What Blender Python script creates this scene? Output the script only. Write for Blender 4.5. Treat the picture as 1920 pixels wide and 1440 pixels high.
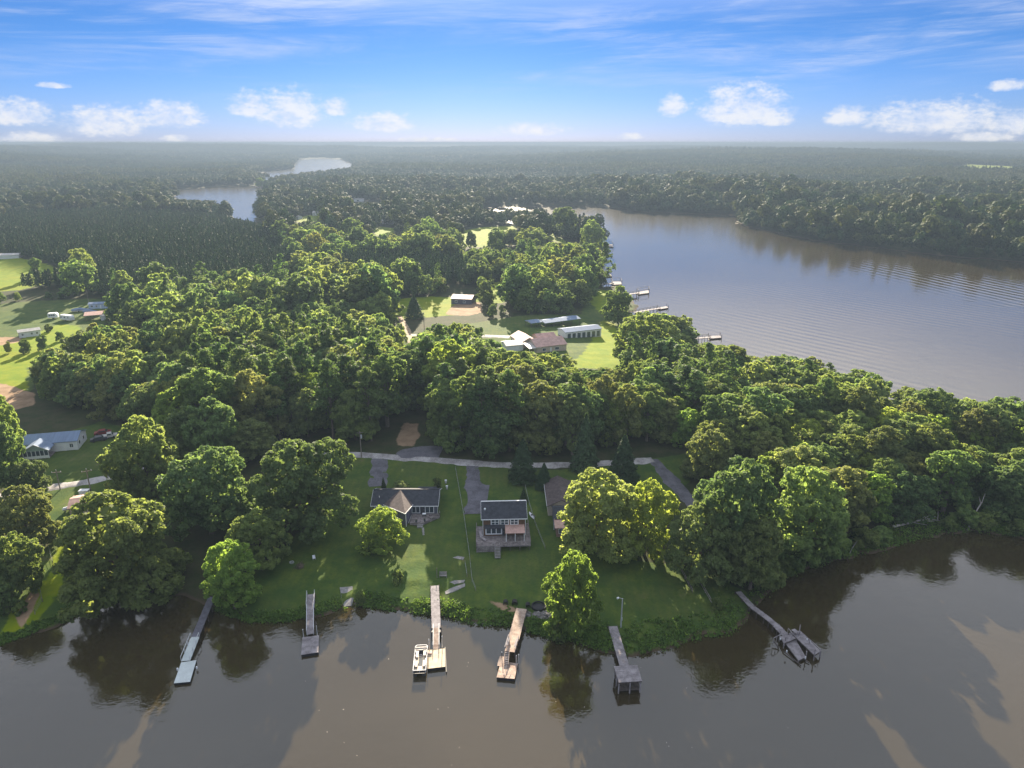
import bpy, math, random
import numpy as np
from mathutils import Vector, Matrix

for _o in list(bpy.data.objects):
    bpy.data.objects.remove(_o, do_unlink=True)
SC = bpy.context.scene
COL = SC.collection
R = math.radians

# ------------------------------------------------------------------ camera
CAM_H = 90.0
PITCH = R(18.77)
F = 1333.0                                  # focal length in pixels of the 1920 wide photograph
cam = bpy.data.cameras.new('camera')
cam.sensor_width = 36.0
cam.lens = 36.0 * F / 1920.0
cam.clip_start = 0.5
cam.clip_end = 60000.0
co = bpy.data.objects.new('camera', cam)
co.location = (0, 0, CAM_H)
co.rotation_euler = (R(90) - PITCH, 0, 0)
COL.objects.link(co)
SC.camera = co

# ------------------------------------------------------------------ light and exposure
SUN_AZ = R(-3.8)                             # from +Y, negative to the left
SUN_EL = R(18.5)
SC.view_settings.view_transform = 'Standard'
SC.view_settings.look = 'None'
SC.view_settings.gamma = 1.0
SC.view_settings.use_curve_mapping = False
SC.view_settings.exposure = 2.2
SKY_STRENGTH = 0.05
HAZE_DENSITY = 0.00030

sl = bpy.data.lights.new('sun', 'SUN')
sl.energy = 5.0
sl.angle = R(0.53)
sl.color = (1.0, 0.86, 0.66)
so = bpy.data.objects.new('sun', sl)
sd_ = Vector((math.sin(SUN_AZ) * math.cos(SUN_EL), math.cos(SUN_AZ) * math.cos(SUN_EL), math.sin(SUN_EL)))
so.rotation_euler = (-sd_).to_track_quat('-Z', 'Y').to_euler()
so.location = sd_ * 300
COL.objects.link(so)

world = bpy.data.worlds.new('World')
SC.world = world
world.use_nodes = True
WN = world.node_tree


class NT:
    """short hand for building node trees"""
    def __init__(s, nt):
        s.nt = nt
    def n(s, typ, **kw):
        nd = s.nt.nodes.new(typ)
        for k, v in kw.items():
            setattr(nd, k, v)
        return nd
    def put(s, sock, v):
        if isinstance(v, bpy.types.NodeSocket):
            s.nt.links.new(v, sock)
        else:
            sock.default_value = v
    def math(s, op, a, b=None, c=None, clamp=False):
        nd = s.n('ShaderNodeMath', operation=op, use_clamp=clamp)
        s.put(nd.inputs[0], a)
        if b is not None: s.put(nd.inputs[1], b)
        if c is not None: s.put(nd.inputs[2], c)
        return nd.outputs[0]
    def mix(s, f, a, b, bt='MIX'):
        nd = s.n('ShaderNodeMix', data_type='RGBA', blend_type=bt)
        s.put(nd.inputs[0], f)
        s.put(nd.inputs[6], a if isinstance(a, bpy.types.NodeSocket) else (*a, 1))
        s.put(nd.inputs[7], b if isinstance(b, bpy.types.NodeSocket) else (*b, 1))
        return nd.outputs[2]
    def smooth(s, v, a, b, c=0.0, d=1.0):
        nd = s.n('ShaderNodeMapRange', interpolation_type='SMOOTHSTEP')
        s.put(nd.inputs[0], v)
        nd.inputs[1].default_value = a; nd.inputs[2].default_value = b
        nd.inputs[3].default_value = c; nd.inputs[4].default_value = d
        return nd.outputs[0]
    def noise(s, vec, scale, detail=3, rough=0.55, dist=0.0, dim='3D'):
        nd = s.n('ShaderNodeTexNoise', noise_dimensions=dim)
        if vec is not None: s.put(nd.inputs['Vector'], vec)
        nd.inputs['Scale'].default_value = scale
        nd.inputs['Detail'].default_value = detail
        nd.inputs['Roughness'].default_value = rough
        nd.inputs['Distortion'].default_value = dist
        return nd.outputs[0]
    def xyz(s, x, y, z):
        nd = s.n('ShaderNodeCombineXYZ')
        s.put(nd.inputs[0], x); s.put(nd.inputs[1], y); s.put(nd.inputs[2], z)
        return nd.outputs[0]


def build_world():
    N = NT(WN)
    for nd in list(WN.nodes):
        WN.nodes.remove(nd)
    out = N.n('ShaderNodeOutputWorld')
    bg = N.n('ShaderNodeBackground')
    bg.inputs[1].default_value = SKY_STRENGTH
    sky = N.n('ShaderNodeTexSky', sky_type='NISHITA')
    sky.sun_disc = False
    sky.sun_elevation = SUN_EL
    sky.sun_rotation = SUN_AZ
    sky.altitude = 0
    sky.air_density = 1.0
    sky.dust_density = 0.08
    sky.ozone_density = 6.0
    tc = N.n('ShaderNodeTexCoord')
    sep = N.n('ShaderNodeSeparateXYZ')
    N.nt.links.new(tc.outputs['Generated'], sep.inputs[0])
    x, y, z = sep.outputs
    az = N.math('MULTIPLY', N.math('ARCTAN2', x, y), 57.2958)        # degrees from +Y
    el = N.math('MULTIPLY', N.math('ARCSINE', z), 57.2958)
    p2 = N.xyz(az, N.math('MULTIPLY', el, 1.7), 0.0)
    # a cooler grade of the clear sky, stronger higher up
    grade = N.mix(N.smooth(el, 0.0, 8.5), (0.29, 0.34, 0.59), (0.182, 0.275, 0.435))
    base = N.mix(1.0, sky.outputs[0], grade, 'MULTIPLY')
    # cumulus: (az, el of the base, half width, height)
    PX = [(475, 205, 55, 34), (547, 216, 68, 54), (630, 206, 30, 27), (40, 220, 55, 32), (195, 236, 70, 42), (318, 224, 66, 34), (722, 236, 66, 30),
          (998, 247, 78, 20), (1260, 206, 28, 34), (1393, 211, 95, 58), (1590, 224, 42, 28), (1752, 231, 118, 44), (1905, 236, 48, 32), (1450, 228, 42, 18), (1890, 164, 30, 14),
          (95, 162, 26, 8), (55, 262, 60, 14), (330, 262, 26, 10), (1180, 258, 30, 10), (1840, 260, 50, 14), (800, 262, 60, 8)]
    n1 = N.noise(p2, 0.55, 5, 0.62)
    n2 = N.noise(p2, 1.9, 4, 0.6)
    jag = N.math('ADD', N.math('MULTIPLY', N.math('SUBTRACT', n1, 0.5), 2.1), N.math('MULTIPLY', N.math('SUBTRACT', n2, 0.5), 1.7))
    acc = None
    for cx, by, hw, ht in PX:
        rx = (cx - 960) / F; rz = (720 - by) / F
        d = Vector((rx, math.cos(PITCH) + rz * math.sin(PITCH), -math.sin(PITCH) + rz * math.cos(PITCH))).normalized()
        a0 = math.degrees(math.atan2(d.x, d.y)); e0 = math.degrees(math.asin(d.z))
        w = math.degrees(hw / F) * 0.86; h = math.degrees(ht / F) * 0.84
        u = N.math('MULTIPLY_ADD', az, 1 / w, -a0 / w)
        v = N.math('MULTIPLY_ADD', el, 1 / h, -e0 / h)
        vb = N.math('MULTIPLY', N.math('MINIMUM', v, 0.0), 2.2)          # a flatter base than top
        v2 = N.math('ADD', N.math('MAXIMUM', v, 0.0), vb)
        r2 = N.math('ADD', N.math('MULTIPLY', u, u), N.math('MULTIPLY', v2, v2))
        m = N.math('SUBTRACT', 1.0, r2)
        acc = m if acc is None else N.math('MAXIMUM', acc, m)
    # the rest of the horizon carries the same scattered fair-weather clouds
    side = N.math('GREATER_THAN', N.math('ABSOLUTE', az), 37.5)
    nb = N.noise(N.xyz(N.math('MULTIPLY', az, 0.075), N.math('MULTIPLY', el, 0.26), 0.0), 1.0, 4, 0.6)
    band = N.math('MULTIPLY', N.smooth(el, 0.5, 2.5), N.smooth(el, 11.0, 5.0))
    gen = N.math('SUBTRACT', N.math('MULTIPLY', N.math('MULTIPLY', N.smooth(nb, 0.55, 0.75), band), 1.3), 0.6)
    acc = N.math('MAXIMUM', acc, N.math('ADD', gen, N.math('MULTIPLY', N.math('SUBTRACT', side, 1.0), 4.0)))
    dens = N.smooth(N.math('ADD', acc, jag), -0.25, 1.1)
    # cirrus streaks
    cv = N.xyz(N.math('MULTIPLY', az, 0.045), N.math('ADD', N.math('MULTIPLY', el, 0.42), N.math('MULTIPLY', az, -0.022)), 3.7)
    c1 = N.noise(cv, 1.0, 6, 0.62, 0.6)
    cvb = N.xyz(N.math('MULTIPLY', az, 0.14), N.math('MULTIPLY', el, 1.5), 9.1)
    c2 = N.noise(cvb, 1.0, 5, 0.6, 0.4)
    cir = N.math('MULTIPLY', N.smooth(c1, 0.40, 0.74), N.smooth(c2, 0.28, 0.62))
    cir = N.math('MULTIPLY', cir, N.smooth(el, 2.0, 6.0))
    cir = N.math('MULTIPLY', cir, 0.72)
    skyc = N.mix(cir, base, (2.9, 3.3, 4.3))
    # bright veil added above the view to lift lake reflections and ambient light
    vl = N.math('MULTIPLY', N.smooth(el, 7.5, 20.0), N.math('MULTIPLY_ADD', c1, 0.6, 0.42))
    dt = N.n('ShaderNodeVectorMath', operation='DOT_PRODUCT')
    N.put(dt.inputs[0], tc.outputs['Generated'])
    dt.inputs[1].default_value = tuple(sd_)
    near = N.math('MULTIPLY', N.smooth(dt.outputs['Value'], 0.62, 1.0), N.smooth(el, 36.0, 21.0))                   # added veil made brighter towards the sun, so the lake reflects more
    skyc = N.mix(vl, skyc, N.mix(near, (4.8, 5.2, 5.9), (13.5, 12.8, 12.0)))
    cc = N.mix(N.smooth(n1, 0.35, 0.62), (3.3, 3.6, 4.3), (4.3, 4.25, 4.25))
    fin = N.mix(N.math('MULTIPLY', dens, 0.76), skyc, cc)
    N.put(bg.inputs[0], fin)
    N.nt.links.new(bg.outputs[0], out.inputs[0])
    world.cycles.sampling_method = 'MANUAL'
    world.cycles.sample_map_resolution = 512


build_world()
cy = SC.cycles
cy.max_bounces = 6
cy.diffuse_bounces = 2
cy.glossy_bounces = 2
cy.transmission_bounces = 3
cy.volume_bounces = 0
cy.transparent_max_bounces = 4
cy.caustics_reflective = False
cy.caustics_refractive = False
cy.use_denoising = True
cy.sample_clamp_indirect = 4.0

# ------------------------------------------------------------------ pixels of the photograph to places on the ground
CP, SP = math.cos(PITCH), math.sin(PITCH)


def ray(px, py):
    rx = (np.asarray(px, float) - 960) / F
    rz = (720 - np.asarray(py, float)) / F
    return rx, CP + rz * SP, -SP + rz * CP


def plane(px, py, z=0.0):
    dx, dy, dz = ray(px, py)
    t = (z - CAM_H) / np.minimum(dz, -1e-3)
    return dx * t, dy * t


def poly_plane(pts, z=0.0):
    a = np.array(pts, float)
    x, y = plane(a[:, 0], a[:, 1], z)
    return np.stack([x, y], 1)


SHORE_NEAR = [(-300, 1330), (-60, 1240), (0, 1210), (60, 1187), (115, 1167), (155, 1147), (180, 1139), (215, 1128), (260, 1118), (300, 1112), (340, 1117), (375, 1133), (397, 1139), (430, 1156),
              (470, 1165), (540, 1165), (575, 1157), (595, 1154), (622, 1145), (647, 1137), (660, 1131), (675, 1136), (700, 1140), (740, 1147), (790, 1152), (825, 1152), (860, 1160), (882, 1171),
              (915, 1174), (957, 1176), (980, 1186), (1027, 1194), (1065, 1199), (1100, 1213), (1125, 1219), (1150, 1221), (1177, 1228), (1200, 1227), (1235, 1217), (1265, 1212), (1285, 1205),
              (1312, 1193), (1350, 1192), (1380, 1180), (1400, 1160), (1412, 1142), (1440, 1110), (1470, 1085), (1515, 1068), (1565, 1052), (1615, 1040), (1660, 1030), (1690, 1020), (1727, 1009),
              (1777, 1001), (1815, 997), (1865, 1000), (1920, 1010), (2100, 1040), (2400, 1120)]
W_NEAR = np.vstack([poly_plane(SHORE_NEAR), [[330, 20], [330, -500], [-330, -500], [-330, 20]]])
W_RIGHT = poly_plane([(2900, 960), (2300, 850), (1920, 806), (1800, 790), (1700, 780), (1600, 750), (1500, 718), (1420, 692), (1350, 668), (1300, 652), (1262, 640), (1235, 622), (1205, 604), (1186, 589),
                      (1195, 570), (1177, 553), (1157, 537), (1120, 538), (1100, 530), (1117, 520), (1122, 508), (1113, 494), (1127, 482), (1131, 462), (1128, 446), (1110, 432), (1060, 424), (1010, 421),
                      (960, 420), (925, 412), (900, 400), (912, 389), (1000, 387), (1100, 386), (1140, 388), (1200, 398), (1300, 401), (1388, 405), (1391, 424), (1500, 447), (1600, 460), (1700, 472),
                      (1800, 483), (1920, 492), (2200, 515), (2900, 560)])
W_LEFT = poly_plane([(318, 356), (420, 350), (485, 350), (497, 338), (474, 330), (498, 322), (548, 318), (558, 300), (600, 297), (640, 299), (663, 308), (663, 324), (600, 332), (548, 339), (506, 347), (498, 366),
                     (482, 392), (478, 424), (438, 424), (432, 402), (400, 392), (345, 378)])
WATERS = [W_NEAR, W_RIGHT, W_LEFT]


def poly_sd(poly, x, y):
    """signed distance to a polygon, positive inside"""
    x = np.asarray(x, float); y = np.asarray(y, float)
    d2 = np.full(x.shape, 1e18)
    ins = np.zeros(x.shape, bool)
    n = len(poly)
    for i in range(n):
        ax, ay = poly[i]; bx, by = poly[(i + 1) % n]
        ex, ey = bx - ax, by - ay
        L = ex * ex + ey * ey + 1e-12
        t = np.clip(((x - ax) * ex + (y - ay) * ey) / L, 0, 1)
        d2 = np.minimum(d2, (x - ax - t * ex) ** 2 + (y - ay - t * ey) ** 2)
        c = (ay > y) != (by > y)
        ins ^= c & (x < (bx - ax) * (y - ay) / (by - ay + 1e-15) + ax)
    return np.where(ins, 1, -1) * np.sqrt(d2)


def sstep(a, b, v):
    t = np.clip((v - a) / (b - a), 0, 1)
    return t * t * (3 - 2 * t)


def vnoise(x, y, seed=0):
    """smooth value noise on a unit grid"""
    xi = np.floor(x).astype(np.int64); yi = np.floor(y).astype(np.int64)
    fx = x - xi; fy = y - yi
    fx = fx * fx * (3 - 2 * fx); fy = fy * fy * (3 - 2 * fy)
    def h(i, j):
        v = (i * 374761393 + j * 668265263 + seed * 1442695041) & 0xffffffff
        v = ((v ^ (v >> 13)) * 1274126177) & 0xffffffff
        return ((v ^ (v >> 16)) & 0xffff) / 65535.0
    return (h(xi, yi) * (1 - fx) + h(xi + 1, yi) * fx) * (1 - fy) + (h(xi, yi + 1) * (1 - fx) + h(xi + 1, yi + 1) * fx) * fy


def shore_dist(x, y):
    """metres from the waterline, positive on land"""
    x = np.asarray(x, float); y = np.asarray(y, float)
    jit = (vnoise(x / 3.1, y / 3.1, 5) - 0.5) * 1.3 + (vnoise(x / 9, y / 9, 8) - 0.5) * 1.6
    near = np.hypot(x, y)
    jit = jit * np.clip(near / 130, 0.6, 12)
    s = None
    for w in WATERS:
        v = -poly_sd(w, x, y)
        s = v if s is None else np.minimum(s, v)
    return s + jit


def height(x, y):
    x = np.asarray(x, float); y = np.asarray(y, float)
    s = shore_dist(x, y)
    d = np.hypot(x, y)
    h = np.where(s > 0, 0.75 * sstep(0, 1.6, s) + 0.5 * sstep(1, 9, s) + 2.9 * sstep(6, 75, s), np.maximum(s * 0.5, -3.0))
    roll = (vnoise(x / 95, y / 95, 1) - 0.5) * 3.0 + (vnoise(x / 310, y / 310, 2) - 0.5) * 9
    h = h + roll * sstep(40, 260, s) * sstep(150, 500, d)
    far = (vnoise(x / 1400, y / 700, 3) - 0.35) * 62 + (vnoise(x / 4200, y / 1900, 4) - 0.4) * 60
    h = h + far * sstep(150, 1500, s) * sstep(1200, 3800, d)
    h = np.where(s > 8, np.maximum(h, 1.4), h)
    return h


def ground(px, py):
    """where the ray through a pixel meets the ground: x, y, z arrays"""
    z = np.full(np.shape(np.asarray(px, float)), 2.0)
    for _ in range(9):
        x, y = plane(px, py, z)
        z = 0.5 * z + 0.5 * np.maximum(height(x, y), 0.0)
    x, y = plane(px, py, z)
    return x, y, z


def G(px, py):
    x, y, z = ground(np.array([px], float), np.array([py], float))
    return Vector((x[0], y[0], z[0]))


def P(px, py, z):
    x, y = plane(px, py, z)
    return Vector((float(x), float(y), z))


def hz(x, y):
    return float(height(np.array([x]), np.array([y]))[0])


def gpoly(pts):
    a = np.array(pts, float)
    x, y, z = ground(a[:, 0], a[:, 1])
    return np.stack([x, y], 1)


# ------------------------------------------------------------------ object helpers
def tag(o, label=None, cat=None, group=None, kind=None):
    if label: o['label'] = label
    if cat: o['category'] = cat
    if group: o['group'] = group
    if kind: o['kind'] = kind
    return o


def thing(name, loc, label, cat, group=None, rz=0.0):
    o = bpy.data.objects.new(name, None)
    o.empty_display_size = 0.5
    COL.objects.link(o)
    o.location = loc
    o.rotation_euler = (0, 0, rz)
    tag(o, label, cat, group)
    return o


def np_mesh(name, V, Fq):
    """mesh from an array of vertices and an array of quads or triangles"""
    V = np.asarray(V, np.float32); Fq = np.asarray(Fq, np.int32)
    m = bpy.data.meshes.new(name)
    k = Fq.shape[1]
    m.vertices.add(len(V)); m.vertices.foreach_set('co', V.ravel())
    m.loops.add(Fq.size); m.loops.foreach_set('vertex_index', Fq.ravel())
    m.polygons.add(len(Fq)); m.polygons.foreach_set('loop_start', np.arange(0, Fq.size, k, dtype=np.int32))
    try:
        m.polygons.foreach_set('loop_total', np.full(len(Fq), k, np.int32))
    except Exception:
        pass
    m.update(calc_edges=True)
    return m


def add(name, mesh, mat=None, parent=None, loc=None):
    o = bpy.data.objects.new(name, mesh)
    COL.objects.link(o)
    if mat is not None and not mesh.materials:
        mesh.materials.append(mat)
    if parent is not None: o.parent = parent
    if loc is not None: o.location = loc
    return o


class MB:
    """collects boxes, bars and tubes into ONE mesh"""
    def __init__(s):
        s.v = []; s.f = []
    def face(s, pts):
        b = len(s.v); s.v += [tuple(p) for p in pts]; s.f.append(tuple(range(b, b + len(pts)))); return s
    def hexa(s, p):
        """8 corners: 4 below (counter-clockwise from above), 4 above"""
        b = len(s.v); s.v += [tuple(q) for q in p]
        for f in ((3, 2, 1, 0), (4, 5, 6, 7), (0, 1, 5, 4), (1, 2, 6, 5), (2, 3, 7, 6), (3, 0, 4, 7)):
            s.f.append(tuple(b + i for i in f))
        return s
    def box(s, x0, x1, y0, y1, z0, z1):
        return s.hexa([(x0, y0, z0), (x1, y0, z0), (x1, y1, z0), (x0, y1, z0), (x0, y0, z1), (x1, y0, z1), (x1, y1, z1), (x0, y1, z1)])
    def bar(s, a, b, w, h=None):
        a = Vector(a); b = Vector(b); h = w if h is None else h
        d = (b - a)
        if d.length < 1e-6: return s
        d.normalize()
        up = Vector((0, 0, 1)) if abs(d.z) < 0.95 else Vector((0, 1, 0))
        r = d.cross(up).normalized(); u = r.cross(d).normalized()
        r *= w / 2; u *= h / 2
        return s.hexa([a - r - u, a + r - u, b + r - u, b - r - u, a - r + u, a + r + u, b + r + u, b - r + u])
    def tube(s, a, b, r0, r1=None, n=8, cap=True):
        a = Vector(a); b = Vector(b); r1 = r0 if r1 is None else r1
        d = (b - a).normalized()
        up = Vector((0, 0, 1)) if abs(d.z) < 0.95 else Vector((0, 1, 0))
        r = d.cross(up).normalized(); u = r.cross(d).normalized()
        k = len(s.v)
        for c, q in ((a, r0), (b, r1)):
            for i in range(n):
                t = 2 * math.pi * i / n
                s.v.append(tuple(c + (r * math.cos(t) + u * math.sin(t)) * q))
        for i in range(n):
            j = (i + 1) % n
            s.f.append((k + i, k + j, k + n + j, k + n + i))
        if cap:
            s.f.append(tuple(k + i for i in reversed(range(n)))); s.f.append(tuple(k + n + i for i in range(n)))
        return s
    def slab(s, pts, th):
        """a polygon (in space) given thickness th downwards"""
        n = len(pts); k = len(s.v)
        s.v += [tuple(p) for p in pts]; s.v += [(p[0], p[1], p[2] - th) for p in pts]
        s.f.append(tuple(range(k, k + n))); s.f.append(tuple(reversed(range(k + n, k + 2 * n))))
        for i in range(n):
            j = (i + 1) % n
            s.f.append((k + i, k + n + i, k + n + j, k + j))
        return s
    def mesh(s, name, off=None):
        m = bpy.data.meshes.new(name)
        v = s.v if off is None else [(p[0] - off[0], p[1] - off[1], p[2] - off[2]) for p in s.v]
        m.from_pydata(v, [], s.f)
        m.update()
        return m
    def build(s, name, mat, parent=None, off=None, kind=None):
        o = add(name, s.mesh(name, off), mat, parent)
        if kind: o['kind'] = kind
        return o
# ------------------------------------------------------------------ materials
def mat_base(name):
    m = bpy.data.materials.new(name)
    m.use_nodes = True
    nt = m.node_tree
    for nd in list(nt.nodes): nt.nodes.remove(nd)
    N = NT(nt)
    out = N.n('ShaderNodeOutputMaterial')
    b = N.n('ShaderNodeBsdfPrincipled')
    nt.links.new(b.outputs[0], out.inputs[0])
    return m, N, b, out


def simple(name, col, rough=0.8, var=0.25, scale=1.5, spec=0.3, metal=0.0, bump=0.0, col2=None, stretch=None):
    m, N, b, out = mat_base(name)
    tc = N.n('ShaderNodeTexCoord')
    vec = tc.outputs['Object']
    if stretch:
        mp = N.n('ShaderNodeMapping'); mp.inputs['Scale'].default_value = stretch
        N.put(mp.inputs[0], vec); vec = mp.outputs[0]
    n1 = N.noise(vec, scale, 4, 0.6)
    n2 = N.noise(vec, scale * 7.3, 3, 0.6)
    nn = N.math('ADD', N.math('MULTIPLY', n1, 0.6), N.math('MULTIPLY', n2, 0.4))
    c2 = col2 if col2 else tuple(c * (1 - 2.0 * var) if c * (1 - 2.0 * var) > 0 else 0 for c in col)
    c1 = tuple(min(c * (1 + 0.6 * var), 0.9) for c in col)
    N.put(b.inputs['Base Color'], N.mix(N.smooth(nn, 0.34, 0.66), c2, c1))
    b.inputs['Roughness'].default_value = rough
    b.inputs['Specular IOR Level'].default_value = spec
    b.inputs['Metallic'].default_value = metal
    if bump > 0:
        bp = N.n('ShaderNodeBump'); bp.inputs['Strength'].default_value = bump; bp.inputs['Distance'].default_value = 0.05
        N.put(bp.inputs['Height'], n2); N.put(b.inputs['Normal'], bp.outputs[0])
    return m


M = {}


def leaf_mat(name, dark, light, warm, trans=0.45):
    m, N, b, out = mat_base(name)
    oi = N.n('ShaderNodeObjectInfo')
    rnd = oi.outputs['Random']
    tc = N.n('ShaderNodeTexCoord')
    n1 = N.noise(tc.outputs['Object'], 0.55, 3, 0.6)
    geo = N.n('ShaderNodeNewGeometry')
    isl = geo.outputs['Random Per Island']
    c = N.mix(N.smooth(n1, 0.3, 0.7), dark, light)
    c = N.mix(N.math('MULTIPLY', isl, 0.35), c, light)
    c = N.mix(N.math('MULTIPLY', N.smooth(rnd, 0.25, 1.0), 0.45), c, warm)
    r2 = N.math('FRACT', N.math('MULTIPLY', rnd, 7.13))
    hs = N.n('ShaderNodeHueSaturation')
    N.put(hs.inputs['Hue'], N.math('MULTIPLY_ADD', r2, 0.032, 0.490))
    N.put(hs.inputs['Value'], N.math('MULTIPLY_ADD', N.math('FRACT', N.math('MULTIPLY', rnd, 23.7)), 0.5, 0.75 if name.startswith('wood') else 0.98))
    N.put(hs.inputs['Color'], c)
    c = hs.outputs[0]
    N.put(b.inputs['Base Color'], c)
    b.inputs['Roughness'].default_value = 0.7
    b.inputs['Specular IOR Level'].default_value = 0.16 if not name.startswith('wood') else 0.04
    tr = N.n('ShaderNodeBsdfTranslucent')
    N.put(tr.inputs[0], N.mix(1.0, c, (1.62, 1.55, 0.98), 'MULTIPLY'))
    mx = N.n('ShaderNodeMixShader')
    mx.inputs[0].default_value = trans
    N.nt.links.new(b.outputs[0], mx.inputs[1]); N.nt.links.new(tr.outputs[0], mx.inputs[2])
    N.nt.links.new(mx.outputs[0], out.inputs[0])
    return m


M['leaf'] = leaf_mat('leaf_broad', (0.066, 0.114, 0.040), (0.185, 0.235, 0.074), (0.21, 0.235, 0.070), 0.55)
M['leaf_bright'] = leaf_mat('leaf_bright', (0.085, 0.140, 0.030), (0.21, 0.270, 0.062), (0.22, 0.27, 0.058), 0.58)
M['leaf_deep'] = leaf_mat('leaf_deep', (0.047, 0.088, 0.037), (0.130, 0.180, 0.064), (0.145, 0.185, 0.062), 0.48)
M['leaf_olive'] = leaf_mat('leaf_olive', (0.076, 0.106, 0.040), (0.175, 0.200, 0.070), (0.195, 0.205, 0.07), 0.52)
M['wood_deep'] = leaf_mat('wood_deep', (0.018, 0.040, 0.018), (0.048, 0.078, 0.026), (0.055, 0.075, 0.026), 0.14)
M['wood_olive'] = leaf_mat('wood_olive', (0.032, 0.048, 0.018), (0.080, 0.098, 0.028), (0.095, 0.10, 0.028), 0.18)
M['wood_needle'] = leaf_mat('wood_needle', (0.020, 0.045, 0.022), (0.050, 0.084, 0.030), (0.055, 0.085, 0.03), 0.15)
M['needle'] = leaf_mat('leaf_needle', (0.040, 0.080, 0.030), (0.100, 0.150, 0.042), (0.12, 0.155, 0.042), 0.4)
M['conifer'] = leaf_mat('leaf_conifer', (0.02, 0.045, 0.022), (0.045, 0.075, 0.03), (0.05, 0.07, 0.03), 0.25)
M['bark'] = simple('bark', (0.16, 0.125, 0.095), 0.9, 0.3, 2.0, stretch=(1, 1, 0.2))
M['bark_pale'] = simple('bark_pale', (0.21, 0.175, 0.14), 0.9, 0.25, 2.0, stretch=(1, 1, 0.2))
M['shingle'] = simple('roof_shingle_charcoal', (0.046, 0.050, 0.062), 0.85, 0.22, 1.2, stretch=(1, 1, 1))
M['shingle_brown'] = simple('roof_shingle_brown', (0.098, 0.076, 0.074), 0.85, 0.22, 1.2)
M['siding_grey'] = simple('siding_grey', (0.13, 0.135, 0.17), 0.75, 0.12, 2)
M['siding_brown'] = simple('siding_brown', (0.15, 0.085, 0.05), 0.8, 0.2, 3, stretch=(3, 3, 0.4))
M['siding_white'] = simple('siding_white', (0.70, 0.72, 0.74), 0.6, 0.06, 1)
M['siding_tan'] = simple('siding_tan', (0.52, 0.44, 0.37), 0.7, 0.1, 1)
M['siding_blue'] = simple('siding_blue', (0.42, 0.52, 0.68), 0.6, 0.08, 1)
M['brick_wall'] = simple('wall_brick', (0.33, 0.21, 0.17), 0.85, 0.3, 5)
M['trim'] = simple('trim_white', (0.74, 0.75, 0.76), 0.55, 0.05, 3)
M['glass'] = simple('window_glass', (0.05, 0.075, 0.095), 0.08, 0.2, 0.8, spec=0.9)
M['metal_roof'] = simple('roof_metal', (0.17, 0.23, 0.34), 0.85, 0.10, 0.6, stretch=(3, 0.3, 0.3))
M['metal_pink'] = simple('roof_pinkish', (0.50, 0.32, 0.27), 0.6, 0.16, 0.8)
M['metal_white'] = simple('roof_white', (0.52, 0.50, 0.47), 0.6, 0.14, 0.8)
M['deck_wood'] = simple('deck_weathered', (0.27, 0.235, 0.23), 0.85, 0.3, 1.2, stretch=(1, 1, 1))
M['dock_grey'] = simple('dock_boards_grey', (0.30, 0.275, 0.28), 0.85, 0.35, 1.0, col2=(0.17, 0.15, 0.155))
M['dock_warm'] = simple('dock_boards_warm', (0.46, 0.36, 0.29), 0.85, 0.3, 1.0, col2=(0.27, 0.19, 0.15))
M['dock_new'] = simple('dock_boards_new', (0.66, 0.55, 0.39), 0.8, 0.15, 1.0)
M['dock_white'] = simple('dock_plastic_white', (0.58, 0.63, 0.62), 0.55, 0.07, 0.8)
M['dock_dark'] = simple('walkway_slate', (0.165, 0.16, 0.19), 0.85, 0.2, 1.0)
M['pile'] = simple('pile_wood', (0.10, 0.08, 0.07), 0.9, 0.3, 2)
M['float'] = simple('float_black', (0.022, 0.022, 0.026), 0.6, 0.2, 2)
M['galv'] = simple('metal_galvanised', (0.62, 0.64, 0.66), 0.4, 0.08, 3, metal=0.5)
M['pole'] = simple('pole_wood', (0.25, 0.21, 0.18), 0.9, 0.25, 2)
M['hull'] = simple('boat_hull', (0.035, 0.035, 0.042), 0.35, 0.15, 2, spec=0.5)
M['tan_vinyl'] = simple('vinyl_tan', (0.55, 0.49, 0.43), 0.55, 0.12, 3)
M['grey_vinyl'] = simple('vinyl_grey', (0.27, 0.25, 0.25), 0.55, 0.2, 3)
M['boat_floor'] = simple('boat_floor_cream', (0.68, 0.60, 0.46), 0.7, 0.1, 3)
M['concrete'] = simple('concrete', (0.30, 0.285, 0.275), 0.9, 0.22, 0.9, bump=0.15)
M['gravel'] = simple('gravel_road', (0.42, 0.40, 0.40), 0.95, 0.28, 0.35, col2=(0.22, 0.205, 0.20), bump=0.3)
M['drive'] = simple('driveway_asphalt', (0.13, 0.125, 0.145), 0.9, 0.22, 0.4, bump=0.15)
M['dirt'] = simple('dirt_track', (0.42, 0.31, 0.20), 0.95, 0.3, 0.3, bump=0.2)
M['stone'] = simple('rock', (0.27, 0.25, 0.25), 0.9, 0.35, 1.5, bump=0.3)
M['rubber'] = simple('rubber_black', (0.02, 0.02, 0.022), 0.7, 0.2, 2)
M['wire'] = simple('fence_wire', (0.22, 0.25, 0.22), 0.6, 0.1, 3)
M['white_paint'] = simple('paint_white', (0.76, 0.77, 0.80), 0.4, 0.05, 3)
M['red_paint'] = simple('paint_red', (0.20, 0.03, 0.03), 0.4, 0.1, 3)
M['dark_paint'] = simple('paint_dark', (0.05, 0.055, 0.07), 0.35, 0.1, 3)
M['green_metal'] = simple('gable_green', (0.28, 0.36, 0.32), 0.6, 0.1, 1)
M['dead_wood'] = simple('dead_wood', (0.45, 0.41, 0.36), 0.9, 0.2, 2)
M['soil'] = simple('soil_bank', (0.36, 0.22, 0.115), 0.95, 0.35, 0.8, bump=0.3)


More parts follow.
